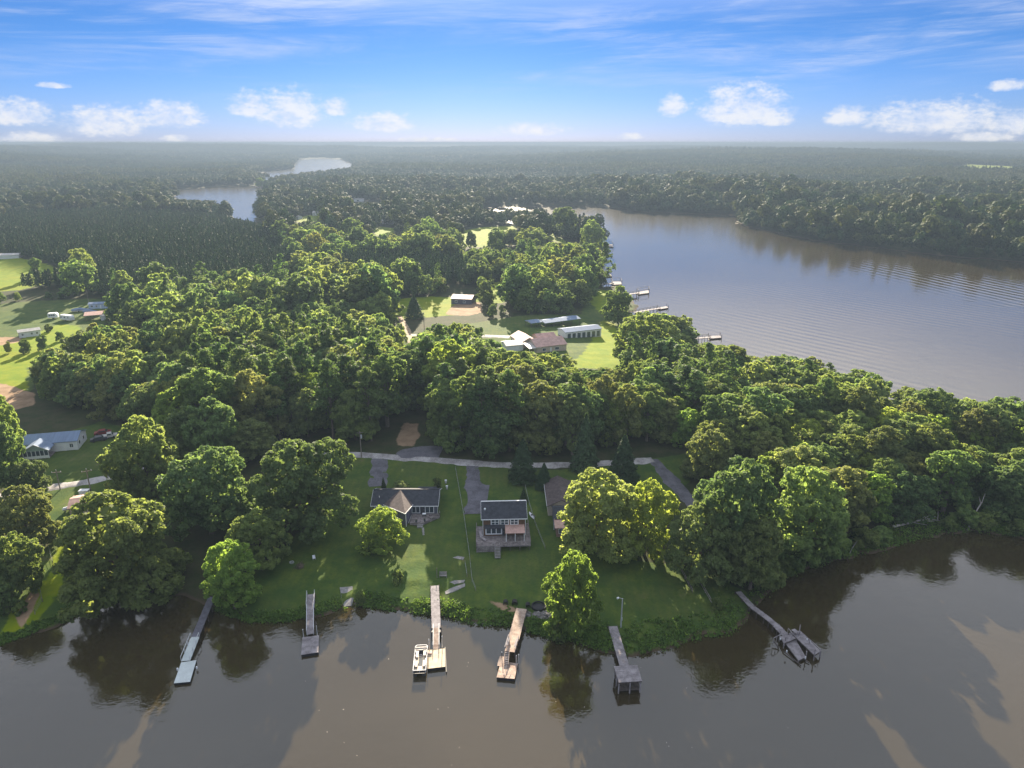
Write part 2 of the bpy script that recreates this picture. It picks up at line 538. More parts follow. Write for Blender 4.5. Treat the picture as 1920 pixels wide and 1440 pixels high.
def terrain_mat():
    m, N, b, out = mat_base('ground_cover')
    at = N.n('ShaderNodeAttribute', attribute_name='cover')
    sep = N.n('ShaderNodeSeparateColor')
    N.put(sep.inputs[0], at.outputs['Color'])
    lawn, dirt, meadow = sep.outputs
    geo = N.n('ShaderNodeNewGeometry')
    pos = geo.outputs['Position']
    n0 = N.noise(pos, 0.035, 5, 0.6)
    n1 = N.noise(pos, 0.22, 5, 0.65)
    n2 = N.noise(pos, 1.7, 4, 0.65)
    # woodland floor
    wood = N.mix(N.smooth(n1, 0.35, 0.65), (0.028, 0.042, 0.014), (0.056, 0.052, 0.026))
    wood = N.mix(N.math('MULTIPLY', N.smooth(n2, 0.45, 0.7), 0.6), wood, (0.045, 0.065, 0.018))
    # mown lawn
    g = N.mix(N.smooth(n1, 0.32, 0.68), (0.040, 0.078, 0.016), (0.090, 0.124, 0.020))
    g = N.mix(N.math('MULTIPLY', N.smooth(n0, 0.45, 0.65), 0.6), g, (0.090, 0.105, 0.030))
    g = N.mix(N.math('MULTIPLY', N.smooth(n2, 0.45, 0.7), 0.6), g, (0.040, 0.066, 0.018))
    bare = N.math('MULTIPLY', N.smooth(N.math('ADD', N.math('MULTIPLY', n1, 0.6), N.math('MULTIPLY', n0, 0.4)), 0.56, 0.70), 0.6)
    g = N.mix(bare, g, (0.145, 0.11, 0.07))
    # open meadow, yellower
    md = N.mix(N.smooth(n1, 0.3, 0.7), (0.115, 0.180, 0.004), (0.18, 0.220, 0.006))
    md = N.mix(N.math('MULTIPLY', N.smooth(n0, 0.5, 0.66), 0.5), md, (0.21, 0.21, 0.010))
    sz = N.n('ShaderNodeSeparateXYZ'); N.put(sz.inputs[0], pos)
    mow = N.math('SINE', N.math('MULTIPLY_ADD', sz.outputs[0], 3.4, N.math('MULTIPLY', n0, 9.0)))
    g = N.mix(N.math('MULTIPLY', N.smooth(mow, -0.6, 0.6), 0.22), g, (0.040, 0.082, 0.020))
    d = N.mix(N.smooth(n1, 0.3, 0.7), (0.22, 0.145, 0.085), (0.34, 0.235, 0.15))
    ed = N.math('MULTIPLY', N.math('SUBTRACT', n1, 0.5), 1.0)
    def edge(v):
        return N.smooth(N.math('ADD', v, ed), 0.32, 0.62)
    c = N.mix(edge(lawn), wood, g)
    c = N.mix(edge(meadow), c, md)
    c = N.mix(edge(dirt), c, d)
    mud = N.smooth(N.math('ADD', sz.outputs[2], N.math('MULTIPLY', ed, 0.5)), 0.5, 0.12)
    c = N.mix(mud, c, (0.085, 0.062, 0.040))
    N.put(b.inputs['Base Color'], c)
    b.inputs['Roughness'].default_value = 0.95
    b.inputs['Specular IOR Level'].default_value = 0.1
    bp = N.n('ShaderNodeBump'); bp.inputs['Strength'].default_value = 0.6; bp.inputs['Distance'].default_value = 0.25
    N.put(bp.inputs['Height'], N.math('ADD', N.math('MULTIPLY', n2, 0.6), N.math('MULTIPLY', n1, 0.7)))
    N.put(b.inputs['Normal'], bp.outputs[0])
    return m


def water_mat():
    m, N, b, out = mat_base('lake_water')
    geo = N.n('ShaderNodeNewGeometry')
    pos = geo.outputs['Position']
    n0 = N.noise(pos, 0.02, 3, 0.5)
    c = N.mix(N.smooth(n0, 0.3, 0.7), (0.036, 0.027, 0.0115), (0.046, 0.034, 0.015))
    N.put(b.inputs['Base Color'], c)
    b.inputs['Roughness'].default_value = 0.03
    b.inputs['Specular Tint'].default_value = (1.0, 0.99, 0.965, 1)
    b.inputs['IOR'].default_value = 1.88
    sep = N.n('ShaderNodeSeparateXYZ'); N.put(sep.inputs[0], pos)
    x, y, z = sep.outputs
    N.put(b.inputs['Roughness'], N.smooth(y, 230, 900, 0.03, 0.17))   # wind ripples too fine to see on the open lake
    # wakes crossing the open lake on the right
    ux, uy = WAKE
    along = N.math('ADD', N.math('MULTIPLY', x, ux), N.math('MULTIPLY', y, uy))
    wv = N.math('ADD', N.math('MULTIPLY', along, 2 * math.pi / 6.2), N.math('MULTIPLY', N.noise(pos, 0.006, 2), 9.0))
    wake = N.math('SINE', wv)
    mk = N.math('MULTIPLY', N.smooth(x, 55, 130), N.smooth(N.noise(pos, 0.012, 4), 0.40, 0.62))
    wake = N.math('MULTIPLY', wake, N.math('MULTIPLY', mk, 0.024))
    # the trail of a boat along the far bank
    (lx, ly), (nx_, ny_) = TRAIL
    off = N.math('ADD', N.math('MULTIPLY', N.math('SUBTRACT', x, lx), nx_), N.math('MULTIPLY', N.math('SUBTRACT', y, ly), ny_))
    env = N.math('POWER', 2.718, N.math('MULTIPLY', N.math('MULTIPLY', off, off), -1 / (2 * 26.0 ** 2)))
    env = N.math('MULTIPLY', env, N.smooth(x, 190, 300))
    tr = N.math('MULTIPLY', N.math('SINE', N.math('MULTIPLY_ADD', off, 2 * math.pi / 7.5, N.math('MULTIPLY', N.noise(pos, 0.01, 2), 6.0))), N.math('MULTIPLY', env, 0.075))
    wake = N.math('ADD', wake, tr)
    rip = N.math('MULTIPLY', N.noise(pos, 1.1, 3, 0.6), 0.028)
    rip2 = N.math('MULTIPLY', N.noise(pos, 0.16, 2, 0.5), 0.05)
    bp = N.n('ShaderNodeBump'); bp.inputs['Strength'].default_value = 1.0; bp.inputs['Distance'].default_value = 1.0
    calm = N.smooth(y, 180, 1000, 1.0, 0.12)                          # the far arms lie calmer
    N.put(bp.inputs['Height'], N.math('MULTIPLY', N.math('ADD', N.math('ADD', wake, rip), rip2), calm))
    N.put(b.inputs['Normal'], bp.outputs[0])
    return m
# ------------------------------------------------------------------ the ground, water, haze
_a = P(1300, 590, 0); _b = P(1900, 722, 0)
_t = (_b - _a).normalized()
WAKE = (-_t.y, _t.x)
_a = P(1540, 474, 0); _b = P(1920, 556, 0)
_t = (_b - _a).normalized()
TRAIL = ((_a.x, _a.y), (-_t.y, _t.x))

LAWN = [gpoly(p) for p in (
    [(380, 1150), (440, 1100), (520, 1040), (600, 960), (640, 900), (618, 848), (700, 852), (900, 872), (1050, 882), (1290, 850), (1300, 890), (1270, 935), (1180, 920), (1090, 905), (1080, 1010), (1150, 1045), (1260, 1060), (1330, 1075),
     (1400, 1110), (1420, 1150), (1390, 1185), (1300, 1205), (1190, 1235), (1000, 1200), (860, 1170), (660, 1140), (540, 1175)],
    [(50, 862), (100, 820), (190, 790), (260, 810), (300, 850), (205, 900), (200, 925), (150, 950), (90, 1000), (95, 930), (60, 915)],
    [(-80, 1260), (-60, 1150), (60, 1060), (110, 1000), (130, 1010), (118, 1090), (175, 1100), (170, 1150), (0, 1220)],
    [(-80, 640), (-60, 575), (60, 565), (180, 560), (240, 575), (200, 605), (150, 640), (110, 660), (55, 735), (-60, 735)],
    [(820, 655), (830, 615), (1000, 590), (1060, 590), (1180, 590), (1190, 620), (1150, 640), (1165, 690), (1090, 690), (960, 690)],
    [(1090, 600), (1100, 545), (1150, 545), (1190, 575), (1185, 600)],
    [(1700, 1010), (1660, 1005), (1590, 1030), (1490, 1065), (1560, 1060), (1640, 1035)])]
MEADOW = [gpoly(p) for p in (
    [(-120, 550), (-120, 478), (20, 481), (90, 496), (140, 520), (95, 530), (30, 545)],
    [(-120, 745), (-120, 655), (10, 648), (60, 628), (110, 608), (155, 612), (120, 655), (50, 690), (50, 738)],
    [(722, 583), (735, 562), (800, 556), (905, 560), (895, 572), (860, 590), (745, 600)],
    [(918, 570), (925, 530), (950, 526), (945, 568)],
    [(1065, 690), (1100, 655), (1130, 600), (1152, 606), (1162, 640), (1185, 695)],
    [(955, 678), (990, 652), (1020, 664), (1000, 690)],
    [(860, 462), (872, 432), (905, 426), (965, 424), (975, 455), (920, 464)],
    [(1020, 425), (1050, 440), (1060, 455), (1030, 452)],
    [(538, 522), (545, 505), (556, 505), (556, 524)],
    [(1100, 560), (1120, 543), (1150, 546), (1165, 560), (1160, 585), (1130, 590)],
    [(80, 1110), (100, 1060), (122, 985), (150, 950), (155, 990), (118, 1085), (112, 1120)],
    [(0, 1190), (20, 1150), (75, 1090), (112, 1085), (100, 1130), (50, 1185)],
    [(700, 432), (715, 425), (740, 428), (735, 440), (705, 442)],
    [(555, 415), (570, 405), (602, 402), (600, 414), (575, 420)],
    [(1800, 316), (1815, 308), (1900, 312), (1905, 322), (1850, 324)],
    [(1450, 303), (1460, 299), (1560, 300), (1565, 304)],
    [(398, 428), (420, 422), (432, 426), (420, 436)],
    [(610, 566), (625, 556), (640, 556), (636, 570)])]
DIRT = [gpoly(p) for p in (
    [(-30, 640), (0, 632), (40, 632), (38, 640), (0, 648)],
    [(-60, 745), (0, 718), (66, 738), (62, 760), (0, 775)],
    [(30, 1160), (45, 1132), (60, 1108), (74, 1112), (60, 1145), (42, 1175)],
    [(748, 836), (743, 826), (750, 814), (751, 803), (758, 792), (770, 795), (786, 791), (781, 806), (789, 817), (780, 826), (776, 837)],
    [(915, 1126), (940, 1132), (970, 1141), (966, 1147), (938, 1143)],
    [(1420, 1100), (1435, 1080), (1450, 1075), (1440, 1105)],
    [(835, 590), (850, 572), (900, 565), (905, 585), (880, 592)])]


def mask(polys, x, y, soft=1.5):
    r = np.zeros(x.shape)
    for p in polys:
        lo = p.min(0) - 6; hi = p.max(0) + 6
        k = (x > lo[0]) & (x < hi[0]) & (y > lo[1]) & (y < hi[1])
        if k.any():
            xx = x[k]; yy = y[k]
            dd = np.hypot(xx, yy) / 200
            r[k] = np.maximum(r[k], np.clip(0.5 + poly_sd(p, xx, yy) / (2 * soft * np.maximum(dd, 0.7)), 0, 1))
    return r


def build_terrain():
    az = np.radians(np.linspace(-78, 78, 560))
    d = [62.0]
    while d[-1] < 21000:
        d.append(d[-1] * (1.0065 if d[-1] < 420 else 1.013))
    d = np.array(d)
    D, A = np.meshgrid(d, az, indexing='ij')
    X = D * np.sin(A); Y = D * np.cos(A)
    Z = height(X, Y)
    nz = (vnoise(X / 1.7, Y / 1.7, 21) - 0.5) * 0.16
    Z = Z + nz * (D < 500)
    V = np.stack([X.ravel(), Y.ravel(), Z.ravel()], 1)
    nr, nc = X.shape
    i = np.arange(nr - 1)[:, None] * nc + np.arange(nc - 1)[None, :]
    Fq = np.stack([i, i + 1, i + nc + 1, i + nc], -1).reshape(-1, 4)[:, ::-1]
    m = np_mesh('ground', V, Fq)
    x, y = X.ravel(), Y.ravel()
    c = np.zeros((len(V), 4), np.float32); c[:, 3] = 1
    c[:, 0] = mask(LAWN, x, y); c[:, 1] = mask(DIRT, x, y, 1.0); c[:, 2] = mask(MEADOW, x, y)
    at = m.color_attributes.new('cover', 'FLOAT_COLOR', 'POINT')
    at.data.foreach_set('color', c.ravel())
    m.polygons.foreach_set('use_smooth', np.ones(len(Fq), bool))
    o = add('ground', m, terrain_mat())
    tag(o, kind='structure')


build_terrain()

wm = np_mesh('water', [(-26000, -26000, 0), (26000, -26000, 0), (26000, 26000, 0), (-26000, 26000, 0)], [(0, 1, 2, 3)])
tag(add('water', wm, water_mat()), kind='structure')


def build_haze():
    b = MB().box(-27000, 27000, -27000, 27000, -6.0, 93.0)
    m = bpy.data.materials.new('haze_air'); m.use_nodes = True
    nt = m.node_tree
    for nd in list(nt.nodes): nt.nodes.remove(nd)
    N = NT(nt)
    out = N.n('ShaderNodeOutputMaterial')
    v = N.n('ShaderNodeVolumePrincipled')
    v.inputs['Color'].default_value = (0.115, 0.155, 0.215, 1)
    v.inputs['Density'].default_value = HAZE_DENSITY
    v.inputs['Anisotropy'].default_value = 0.25
    nt.links.new(v.outputs[0], out.inputs['Volume'])
    m.cycles.homogeneous_volume = True
    o = b.build('haze', m, kind='stuff')


def ribbon(name, pts, width, mat, lift=0.09, world=False, kind='structure'):
    """a strip laid on the ground along a line of photo pixels"""
    if not world:
        a = np.array(pts, float)
        x, y, z = ground(a[:, 0], a[:, 1])
        p = np.stack([x, y], 1)
    else:
        p = np.array(pts, float)
    # resample
    seg = np.hypot(*np.diff(p, axis=0).T)
    s = np.concatenate([[0], np.cumsum(seg)])
    n = max(int(s[-1] / 1.6), 3)
    t = np.linspace(0, s[-1], n)
    w_ = np.interp(t, s, np.broadcast_to(np.asarray(width, float), (len(p),)))
    q = np.stack([np.interp(t, s, p[:, 0]), np.interp(t, s, p[:, 1])], 1)
    k = np.ones(5) / 5
    for c in (0, 1):
        e = np.pad(q[:, c], 2, mode='edge'); q[:, c] = np.convolve(e, k, 'valid')
    tg = np.gradient(q, axis=0); tg /= np.linalg.norm(tg, axis=1)[:, None]
    nr = np.stack([-tg[:, 1], tg[:, 0]], 1)
    m_ = 7
    u = np.linspace(-1, 1, m_)
    w2 = (w_ / 2 * (1 + 0.26 * (vnoise(t / 3.0, t * 0 + 3, 31) - 0.5)))
    XY = q[:, None, :] + nr[:, None, :] * (u[None, :, None] * w2[:, None, None])
    Z = np.maximum(height(XY[..., 0], XY[..., 1]), 0.05) + lift
    edge = np.abs(u)[None, :] > 0.99
    Z = Z - edge * (lift + 0.08)
    V = np.concatenate([XY, Z[..., None]], -1).reshape(-1, 3)
    i = np.arange(n - 1)[:, None] * m_ + np.arange(m_ - 1)[None, :]
    Fq = np.stack([i, i + 1, i + m_ + 1, i + m_], -1).reshape(-1, 4)
    o = add(name, np_mesh(name, V, Fq), mat)
    o.data.update()
    return tag(o, kind=kind) if kind else o


ribbon('gravel_road', [(-20, 935), (80, 915), (140, 908), (205, 895), (300, 868), (400, 848), (500, 845), (620, 850), (700, 855), (800, 861), (900, 870), (980, 873), (1060, 872), (1150, 868), (1230, 862)], [4.2] * 15, M['gravel'], 0.10)
ribbon('driveway', [(713, 856), (711, 880), (708, 900), (707, 916)], [6.4, 6.2, 6.2, 6.4], M['drive'], 0.06)
ribbon('driveway', [(886, 868), (887, 890), (888, 915), (890, 940), (890, 968)], [4.6, 4.8, 5.4, 5.8, 5.8], M['drive'], 0.06)
ribbon('parking_pad', [(874, 925), (895, 925), (926, 926)], [11, 12.5, 12.5], M['drive'], 0.10)
ribbon('driveway', [(1222, 858), (1240, 880), (1262, 905), (1290, 935), (1310, 960)], [3.6, 4.8, 5.4, 5.4, 5.0], M['drive'], 0.06)
ribbon('parking_pad', [(742, 858), (760, 850), (800, 846), (835, 848)], [5, 9, 10, 8], M['drive'], 0.14)
ribbon('dirt_track', [(775, 690), (776, 660), (772, 640), (765, 622), (756, 606), (748, 592)], [5, 4.5, 4, 3.6, 3.4, 3.2], M['dirt'], 0.12)
ribbon('dirt_track', [(549, 530), (549, 515), (548, 500)], [5, 5, 5], M['dirt'], 0.12)
ribbon('paved_lane', [(660, 640), (780, 628), (860, 628), (960, 632)], [5, 5, 5, 5], M['gravel'], 0.12)
# ------------------------------------------------------------------ trees
def leaf_quads(rng, C, Nrm, size, aspect=0.75):
    """one bent-free quad per centre C facing roughly along Nrm"""
    n = len(C)
    r = rng.normal(size=(n, 3))
    u = np.cross(Nrm, r); u /= np.linalg.norm(u, axis=1)[:, None] + 1e-9
    v = np.cross(Nrm, u)
    s = (size * rng.uniform(0.6, 1.3, n))[:, None]
    a = u * s; b = v * s * aspect
    V = np.stack([C - a - b * 0.5, C + a * 0.1 - b, C + a + b * 0.3, C - a * 0.2 + b], 1).reshape(-1, 3)
    Fq = np.arange(4 * n).reshape(-1, 4)
    return V, Fq


def unit(v):
    return v / (np.linalg.norm(v, axis=1)[:, None] + 1e-9)


def crown_broad(seed, H=16.0, W=14.0, base=0.22, n_lobes=9, n_clumps=95, per=120, size=0.34, inner=900, puff=0.072):
    """a broad crown: lobes, each carrying puffs of leaves; returns vertices, quads and the lobe centres"""
    rng = np.random.default_rng(seed)
    zc = H * (base + (1 - base) * 0.50); rz = H * (1 - base) * 0.5
    lobes = []
    for i in range(n_lobes):
        if i == 0:
            p = np.array([rng.normal() * 0.04 * W, rng.normal() * 0.04 * W, zc + rz * 0.42]); r = W * 0.27
        elif i == 1:
            p = np.array([0, 0, zc - 0.05 * H]); r = W * 0.33
        else:
            a = 2 * math.pi * (i + rng.uniform(-0.35, 0.35)) / (n_lobes - 2)
            k = rng.uniform(0.24, 0.36) * W * (1.08 if i % 2 else 0.9)
            zz = zc + rz * (-0.66 if i % 2 else 0.18) + rz * rng.uniform(-0.2, 0.24)
            p = np.array([math.cos(a) * k, math.sin(a) * k, zz]); r = W * rng.uniform(0.15, 0.24)
        lobes.append((p, r))
    L = np.array([l[0] for l in lobes]); Rr = np.array([l[1] for l in lobes])
    Rr[:, ] = Rr
    # puffs on the outside of the union of the lobes
    C = []
    tries = 0
    while len(C) < n_clumps and tries < 20000:
        tries += 1
        k = rng.choice(len(L), p=Rr ** 2 / np.sum(Rr ** 2))
        u = rng.normal(size=3); u[2] += 0.35; u /= np.linalg.norm(u)
        p = L[k] + u * Rr[k] * rng.uniform(0.82, 1.06) * np.array([1, 1, 0.92])
        if p[2] < H * base * 0.8: continue
        dd = np.linalg.norm(L - p, axis=1) / Rr
        dd[k] = 9
        if dd.min() < 0.8: continue
        if C and np.min(np.linalg.norm(np.array(C)[:, :3] - p, axis=1)) < puff * W * 0.76: continue
        C.append(np.concatenate([p, u]))
    C = np.array(C)
    Vs = []; Fs = []; off = 0
    rc = W * puff * rng.uniform(0.7, 1.45, len(C))
    for i in range(len(C)):
        m = int(per * (rc[i] / (W * puff)) ** 2 * rng.uniform(0.8, 1.1))
        u = unit(rng.normal(size=(m, 3)) + C[i, 3:] * 0.55 + np.array([0, 0, 0.45]))
        p = C[i, :3] + u * rc[i] * rng.uniform(0.62, 1.08, m)[:, None] * np.array([1.1, 1.1, 0.85])
        nrm = unit(u * 0.9 + rng.normal(size=(m, 3)) * 0.7 + np.array([0, 0, 0.3]))
        v, f = leaf_quads(rng, p, nrm, size)
        Vs.append(v); Fs.append(f + off); off += len(v)
    # dim inner foliage that closes the crown
    k = rng.choice(len(L), inner, p=Rr ** 2 / np.sum(Rr ** 2))
    u = unit(rng.normal(size=(inner, 3)))
    p = L[k] + u * (Rr[k] * rng.uniform(0.55, 0.93, inner))[:, None]
    ok = p[:, 2] > H * base * 0.75
    v, f = leaf_quads(rng, p[ok], unit(u[ok] + rng.normal(size=(ok.sum(), 3)) * 0.5), size * 1.9)
    Vs.append(v); Fs.append(f + off)
    return np.vstack(Vs), np.vstack(Fs), lobes


def crown_pine(seed, H=17.0, W=8.5, base=0.38, n_clumps=60, per=70, size=0.30):
    """loblolly-like: tufted boughs on whorls, narrowing to the top"""
    rng = np.random.default_rng(seed)
    Vs = []; Fs = []; off = 0; tips = []
    for i in range(n_clumps):
        t = (i + rng.uniform(0, 1)) / n_clumps
        z = H * (base + (0.98 - base) * t)
        prof = (1 - t) ** 0.62 * (0.55 + 0.45 * min(1, t * 5))
        k = W * 0.5 * prof * rng.uniform(0.35, 1.0)
        a = rng.uniform(0, 2 * math.pi)
        c = np.array([math.cos(a) * k, math.sin(a) * k, z + rng.uniform(-0.2, 0.5)])
        rc = W * rng.uniform(0.085, 0.15) * (0.75 + 0.5 * (1 - t))
        tips.append(c)
        m = int(per * rng.uniform(0.8, 1.2))
        u = unit(rng.normal(size=(m, 3)) + np.array([math.cos(a) * .4, math.sin(a) * .4, 0.5]))
        p = c + u * rc * rng.uniform(0.3, 1.1, m)[:, None] * np.array([1.15, 1.15, 0.75])
        v, f = leaf_quads(rng, p, unit(u + rng.normal(size=(m, 3)) * 0.7 + np.array([0, 0, .3])), size, 0.5)
        Vs.append(v); Fs.append(f + off); off += len(v)
    return np.vstack(Vs), np.vstack(Fs), tips


def crown_cone(seed, H=9.0, W=5.0, per=3600, size=0.24):
    rng = np.random.default_rng(seed)
    t = rng.uniform(0, 1, per) ** 1.3
    a = rng.uniform(0, 2 * math.pi, per)
    ripple = 1 + 0.13 * np.sin(a * 5 + t * 31) + 0.08 * np.sin(a * 11 - t * 60)
    r = W * 0.5 * (1 - t) ** 0.8 * ripple * rng.uniform(0.72, 1.05, per)
    p = np.stack([np.cos(a) * r, np.sin(a) * r, 0.04 * H + t * H * 0.96], 1)
    u = unit(np.stack([np.cos(a), np.sin(a), np.full(per, 0.55)], 1) + rng.normal(size=(per, 3)) * 0.5)
    V, Fq = leaf_quads(rng, p, u, size, 0.6)
    return V, Fq, []


def trunk_mb(H, r, limbs, top, rng, lean=0.02):
    b = MB()
    p0 = Vector((0, 0, -0.5)); n = 4
    pts = [p0]
    for i in range(1, n + 1):
        t = i / n
        pts.append(Vector((rng.normal() * lean * H * t, rng.normal() * lean * H * t, top * t)))
    for i in range(n):
        b.tube(pts[i], pts[i + 1], r * (1.15 - 0.75 * i / n), r * (1.15 - 0.75 * (i + 1) / n), 7, cap=False)
    for L in limbs:
        L = Vector(L); k = rng.integers(1, n)
        s = pts[k].lerp(pts[min(k + 1, n)], rng.uniform(0, 1))
        mid = s.lerp(L, 0.55) + Vector((0, 0, 0.06 * H * rng.uniform(-0.4, 1)))
        b.tube(s, mid, r * 0.42, r * 0.26, 5, cap=False); b.tube(mid, L, r * 0.26, r * 0.08, 5, cap=False)
    return b


TREE = {}     # kind -> list of (crown mesh, trunk mesh, H, W)


def make_tree(kind, seed, mat, bark, H, W, fn, **kw):
    rng = np.random.default_rng(seed + 900)
    V, Fq, lobes = fn(seed, H=H, W=W, **kw)
    kx = (W / 2) / np.percentile(np.hypot(V[:, 0], V[:, 1]), 98.5); kz = H / np.percentile(V[:, 2], 99.8)
    V = V * np.array([kx, kx, kz])
    sc = np.array([kx, kx, kz])
    lobes = [(l[0] * sc, l[1]) if isinstance(l, tuple) else l * sc for l in lobes]
    cm = np_mesh('crown_' + kind, V, Fq); cm.materials.append(M[mat])
    if fn is crown_broad:
        tb = trunk_mb(H, 0.018 * H + 0.08, [l[0] for l in lobes[1:]], lobes[0][0][2], rng)
    elif fn is crown_pine:
        tb = trunk_mb(H, 0.24, [tuple(t) for t in lobes[::5]], H * 0.96, rng, 0.008)
    else:
        tb = MB().tube((0, 0, -0.4), (0, 0, H * 0.8), 0.16, 0.03, 6)
    tm = tb.mesh('trunk_' + kind); tm.materials.append(M[bark])
    TREE.setdefault(kind, []).append((cm, tm, H, W))


for s in range(6):
    make_tree('broad', 11 + s, ('leaf', 'leaf_deep', 'leaf', 'leaf_olive', 'leaf', 'leaf_deep')[s], 'bark', 16, 14, crown_broad, n_lobes=12 + s % 3, base=0.06 + 0.03 * (s % 3), n_clumps=230, per=92, puff=0.052, size=0.25, inner=1500)
for s in range(3):
    make_tree('tall', 31 + s, ('leaf', 'leaf_deep', 'leaf_olive')[s], 'bark_pale', 19, 11, crown_broad, n_lobes=12, base=0.16, n_clumps=170, per=90, puff=0.060, size=0.25)
for s in range(2):
    make_tree('bright', 41 + s, 'leaf_bright', 'bark', 14, 11, crown_broad, n_lobes=12, base=0.06, n_clumps=190, per=95, puff=0.054, size=0.205)
for s in range(3):
    make_tree('pine', 51 + s, 'needle', 'bark', 18, 8.5, crown_pine, n_clumps=62, per=75)
for s in range(2):
    make_tree('cone', 61 + s, 'conifer', 'bark', 9, 5, crown_cone)
for s in range(2):
    make_tree('bush', 71 + s, 'leaf', 'bark', 5, 6, crown_broad, n_lobes=6, base=0.0, n_clumps=45, per=70, size=0.22, inner=260)

TREE_N = 0


def tree(kind, x, y, H, W, label, cat='tree', group=None, z=None, name=None, var=None, rot=None):
    """a tree standing at x, y: an Empty with trunk and crown (meshes shared between trees of a kind)"""
    global TREE_N
    rng = random.Random(TREE_N * 7 + 3)
    TREE_N += 1
    L = TREE[kind]
    cm, tm, h0, w0 = L[(TREE_N if var is None else var) % len(L)]
    nm = name or {'broad': 'oak_tree', 'tall': 'hardwood_tree', 'bright': 'maple_tree', 'pine': 'pine_tree', 'cone': 'conifer', 'bush': 'shrub'}[kind]
    t = thing(nm, (x, y, (hz(x, y) if z is None else z) - 0.05), label, cat, group, rot if rot is not None else rng.uniform(0, 6.28))
    t.scale = (W / w0, W / w0, H / h0)
    add('trunk', tm, None, t)
    add('crown', cm, None, t)
    return t


def tree_px(kind, cx, top, base, wpx, label, cat='tree', group=None, **kw):
    """from the picture: crown centre column, top row, base row, crown width in pixels"""
    bx = cx + (960 - cx) * ((base - (top + base) / 2) / 3600)
    g = G(bx, base)
    d = math.hypot(g.x, g.y)
    depth = g.y * CP + (CAM_H - g.z) * SP
    dx, dy, dz = ray(cx, top)
    H = CAM_H + d * dz / math.hypot(dx, dy) - g.z
    W = wpx / F * depth
    PLACED.append((g.x, g.y, W * 0.5))
    return tree(kind, g.x, g.y, max(H, 1.0), W, label, cat, group, z=g.z, **kw)


PLACED = []
tree_px('broad', 218, 925, 1125, 228, 'huge oak overhanging the water beside the slate walkway of the white floating dock', var=0)
tree_px('broad', 46, 912, 1024, 112, 'oak below the gravel road at the left edge, above the sunlit grass strip', var=3)
tree_px('broad', 25, 1000, 1112, 100, 'low spreading oak beside the sunlit dirt patch near the left shore', var=4)
tree_px('bush', 8, 1092, 1150, 62, 'olive shrub left of the sunlit dirt patch', 'shrub', var=0)
tree_px('bright', 432, 1016, 1140, 108, 'pale yellow-green tree right of the slate dock walkway', var=0)
tree_px('broad', 385, 838, 1000, 175, 'wide oak in the middle of the clump left of the lawn', var=1)
tree_px('broad', 560, 828, 1000, 195, 'large oak with bright top whose right side borders the open lawn', var=5)
tree_px('broad', 480, 955, 1060, 120, 'dark shaded oak on the lawn side of the waterside clump', var=2)
tree_px('broad', 272, 778, 945, 150, 'tall oak beside the gravel road, right of the white ranch house', var=4)
tree_px('broad', 465, 788, 862, 118, 'round oak on the far side of the gravel road behind the oak clump', var=3)
tree_px('bright', 716, 953, 1032, 98, 'small round bright tree in front of the grey house gable', var=1)
tree_px('bright', 1075, 1036, 1188, 112, 'upright bright tree alone on the bank beside the stone riprap', var=1)
tree_px('broad', 1126, 886, 1035, 168, 'leafy tree hiding the right half of the stone-fronted house', var=0)
tree_px('bright', 1212, 903, 1040, 112, 'yellow-green tree touching the right side of the tree that hides the stone-fronted house', var=1)
tree_px('broad', 1385, 862, 1070, 175, 'great oak with puffy top above the crooked wooden walkway', var=1)
tree_px('broad', 1315, 945, 1085, 130, 'oak leaning over the shaded lawn left of the great puffy oak', var=5)
tree_px('broad', 1415, 965, 1105, 120, 'dark oak at the head of the crooked wooden walkway', var=3)
tree_px('broad', 1520, 880, 1050, 165, 'dark green oak on the shore between the great puffy oak and the fallen tree', var=2)
tree_px('bright', 1440, 850, 940, 90, 'tree with a yellow-tinged top behind the great puffy oak', var=0)
tree_px('broad', 52, 862, 925, 75, 'small sunlit tree at the road in front of the white ranch house porch', var=1)
tree_px('broad', 8, 790, 925, 85, 'tree at the left edge beside the white ranch house', var=5)
tree_px('broad', -5, 735, 870, 80, 'tree at the left edge below the bare sunlit dirt', var=0)
tree_px('bright', 840, 640, 775, 120, 'tallest bright green tree behind the road, right of the dirt track', var=1)
tree_px('tall', 722, 664, 800, 95, 'leafy hardwood left of the tallest bright green tree', var=0)
tree_px('broad', 1215, 588, 690, 135, 'spreading lakeside tree beside the second nearest pier of the far shore', var=4)
tree_px('broad', 1160, 537, 606, 66, 'round dark tree on the lake lawn above the blue-roofed building', var=0)
tree_px('cone', 1098, 775, 882, 56, 'tall dark conifer behind the shaded driveway, right of the road', cat='conifer', var=0)
tree_px('cone', 980, 822, 900, 58, 'broad dark conifer beside the gravel road above the brown house', cat='conifer', var=1)
tree_px('cone', 1020, 868, 915, 36, 'short round conifer at the back corner of the stone-fronted house', cat='conifer', var=0)
tree_px('cone', 1170, 815, 900, 62, 'wide dark conifer left of the shaded driveway', cat='conifer', var=1)
tree_px('cone', 982, 915, 940, 17, 'tiny dark conifer on the lawn behind the white kayak', cat='conifer', var=0)
tree_px('cone', 719, 895, 925, 14, 'slim young conifer at the back left of the grey house', cat='conifer', var=1)
tree_px('bush', 820, 895, 918, 17, 'clipped shrub at the back right corner of the grey house', 'shrub', var=1)
tree_px('bush', 752, 903, 917, 40, 'low dark shrub against the back wall of the grey house', 'shrub', var=0)
tree_px('tall', 66, 483, 521, 26, 'lone tree in the upper left meadow', var=0)
tree_px('broad', 46, 636, 662, 22, 'small tree left of the two by the sunlit mobile home', var=0)
tree_px('broad', 78, 627, 657, 20, 'dark round tree at the right end of the sunlit mobile home', var=1)
tree_px('broad', 14, 640, 662, 14, 'little tree on the meadow at the left, below the orange dirt', var=2)
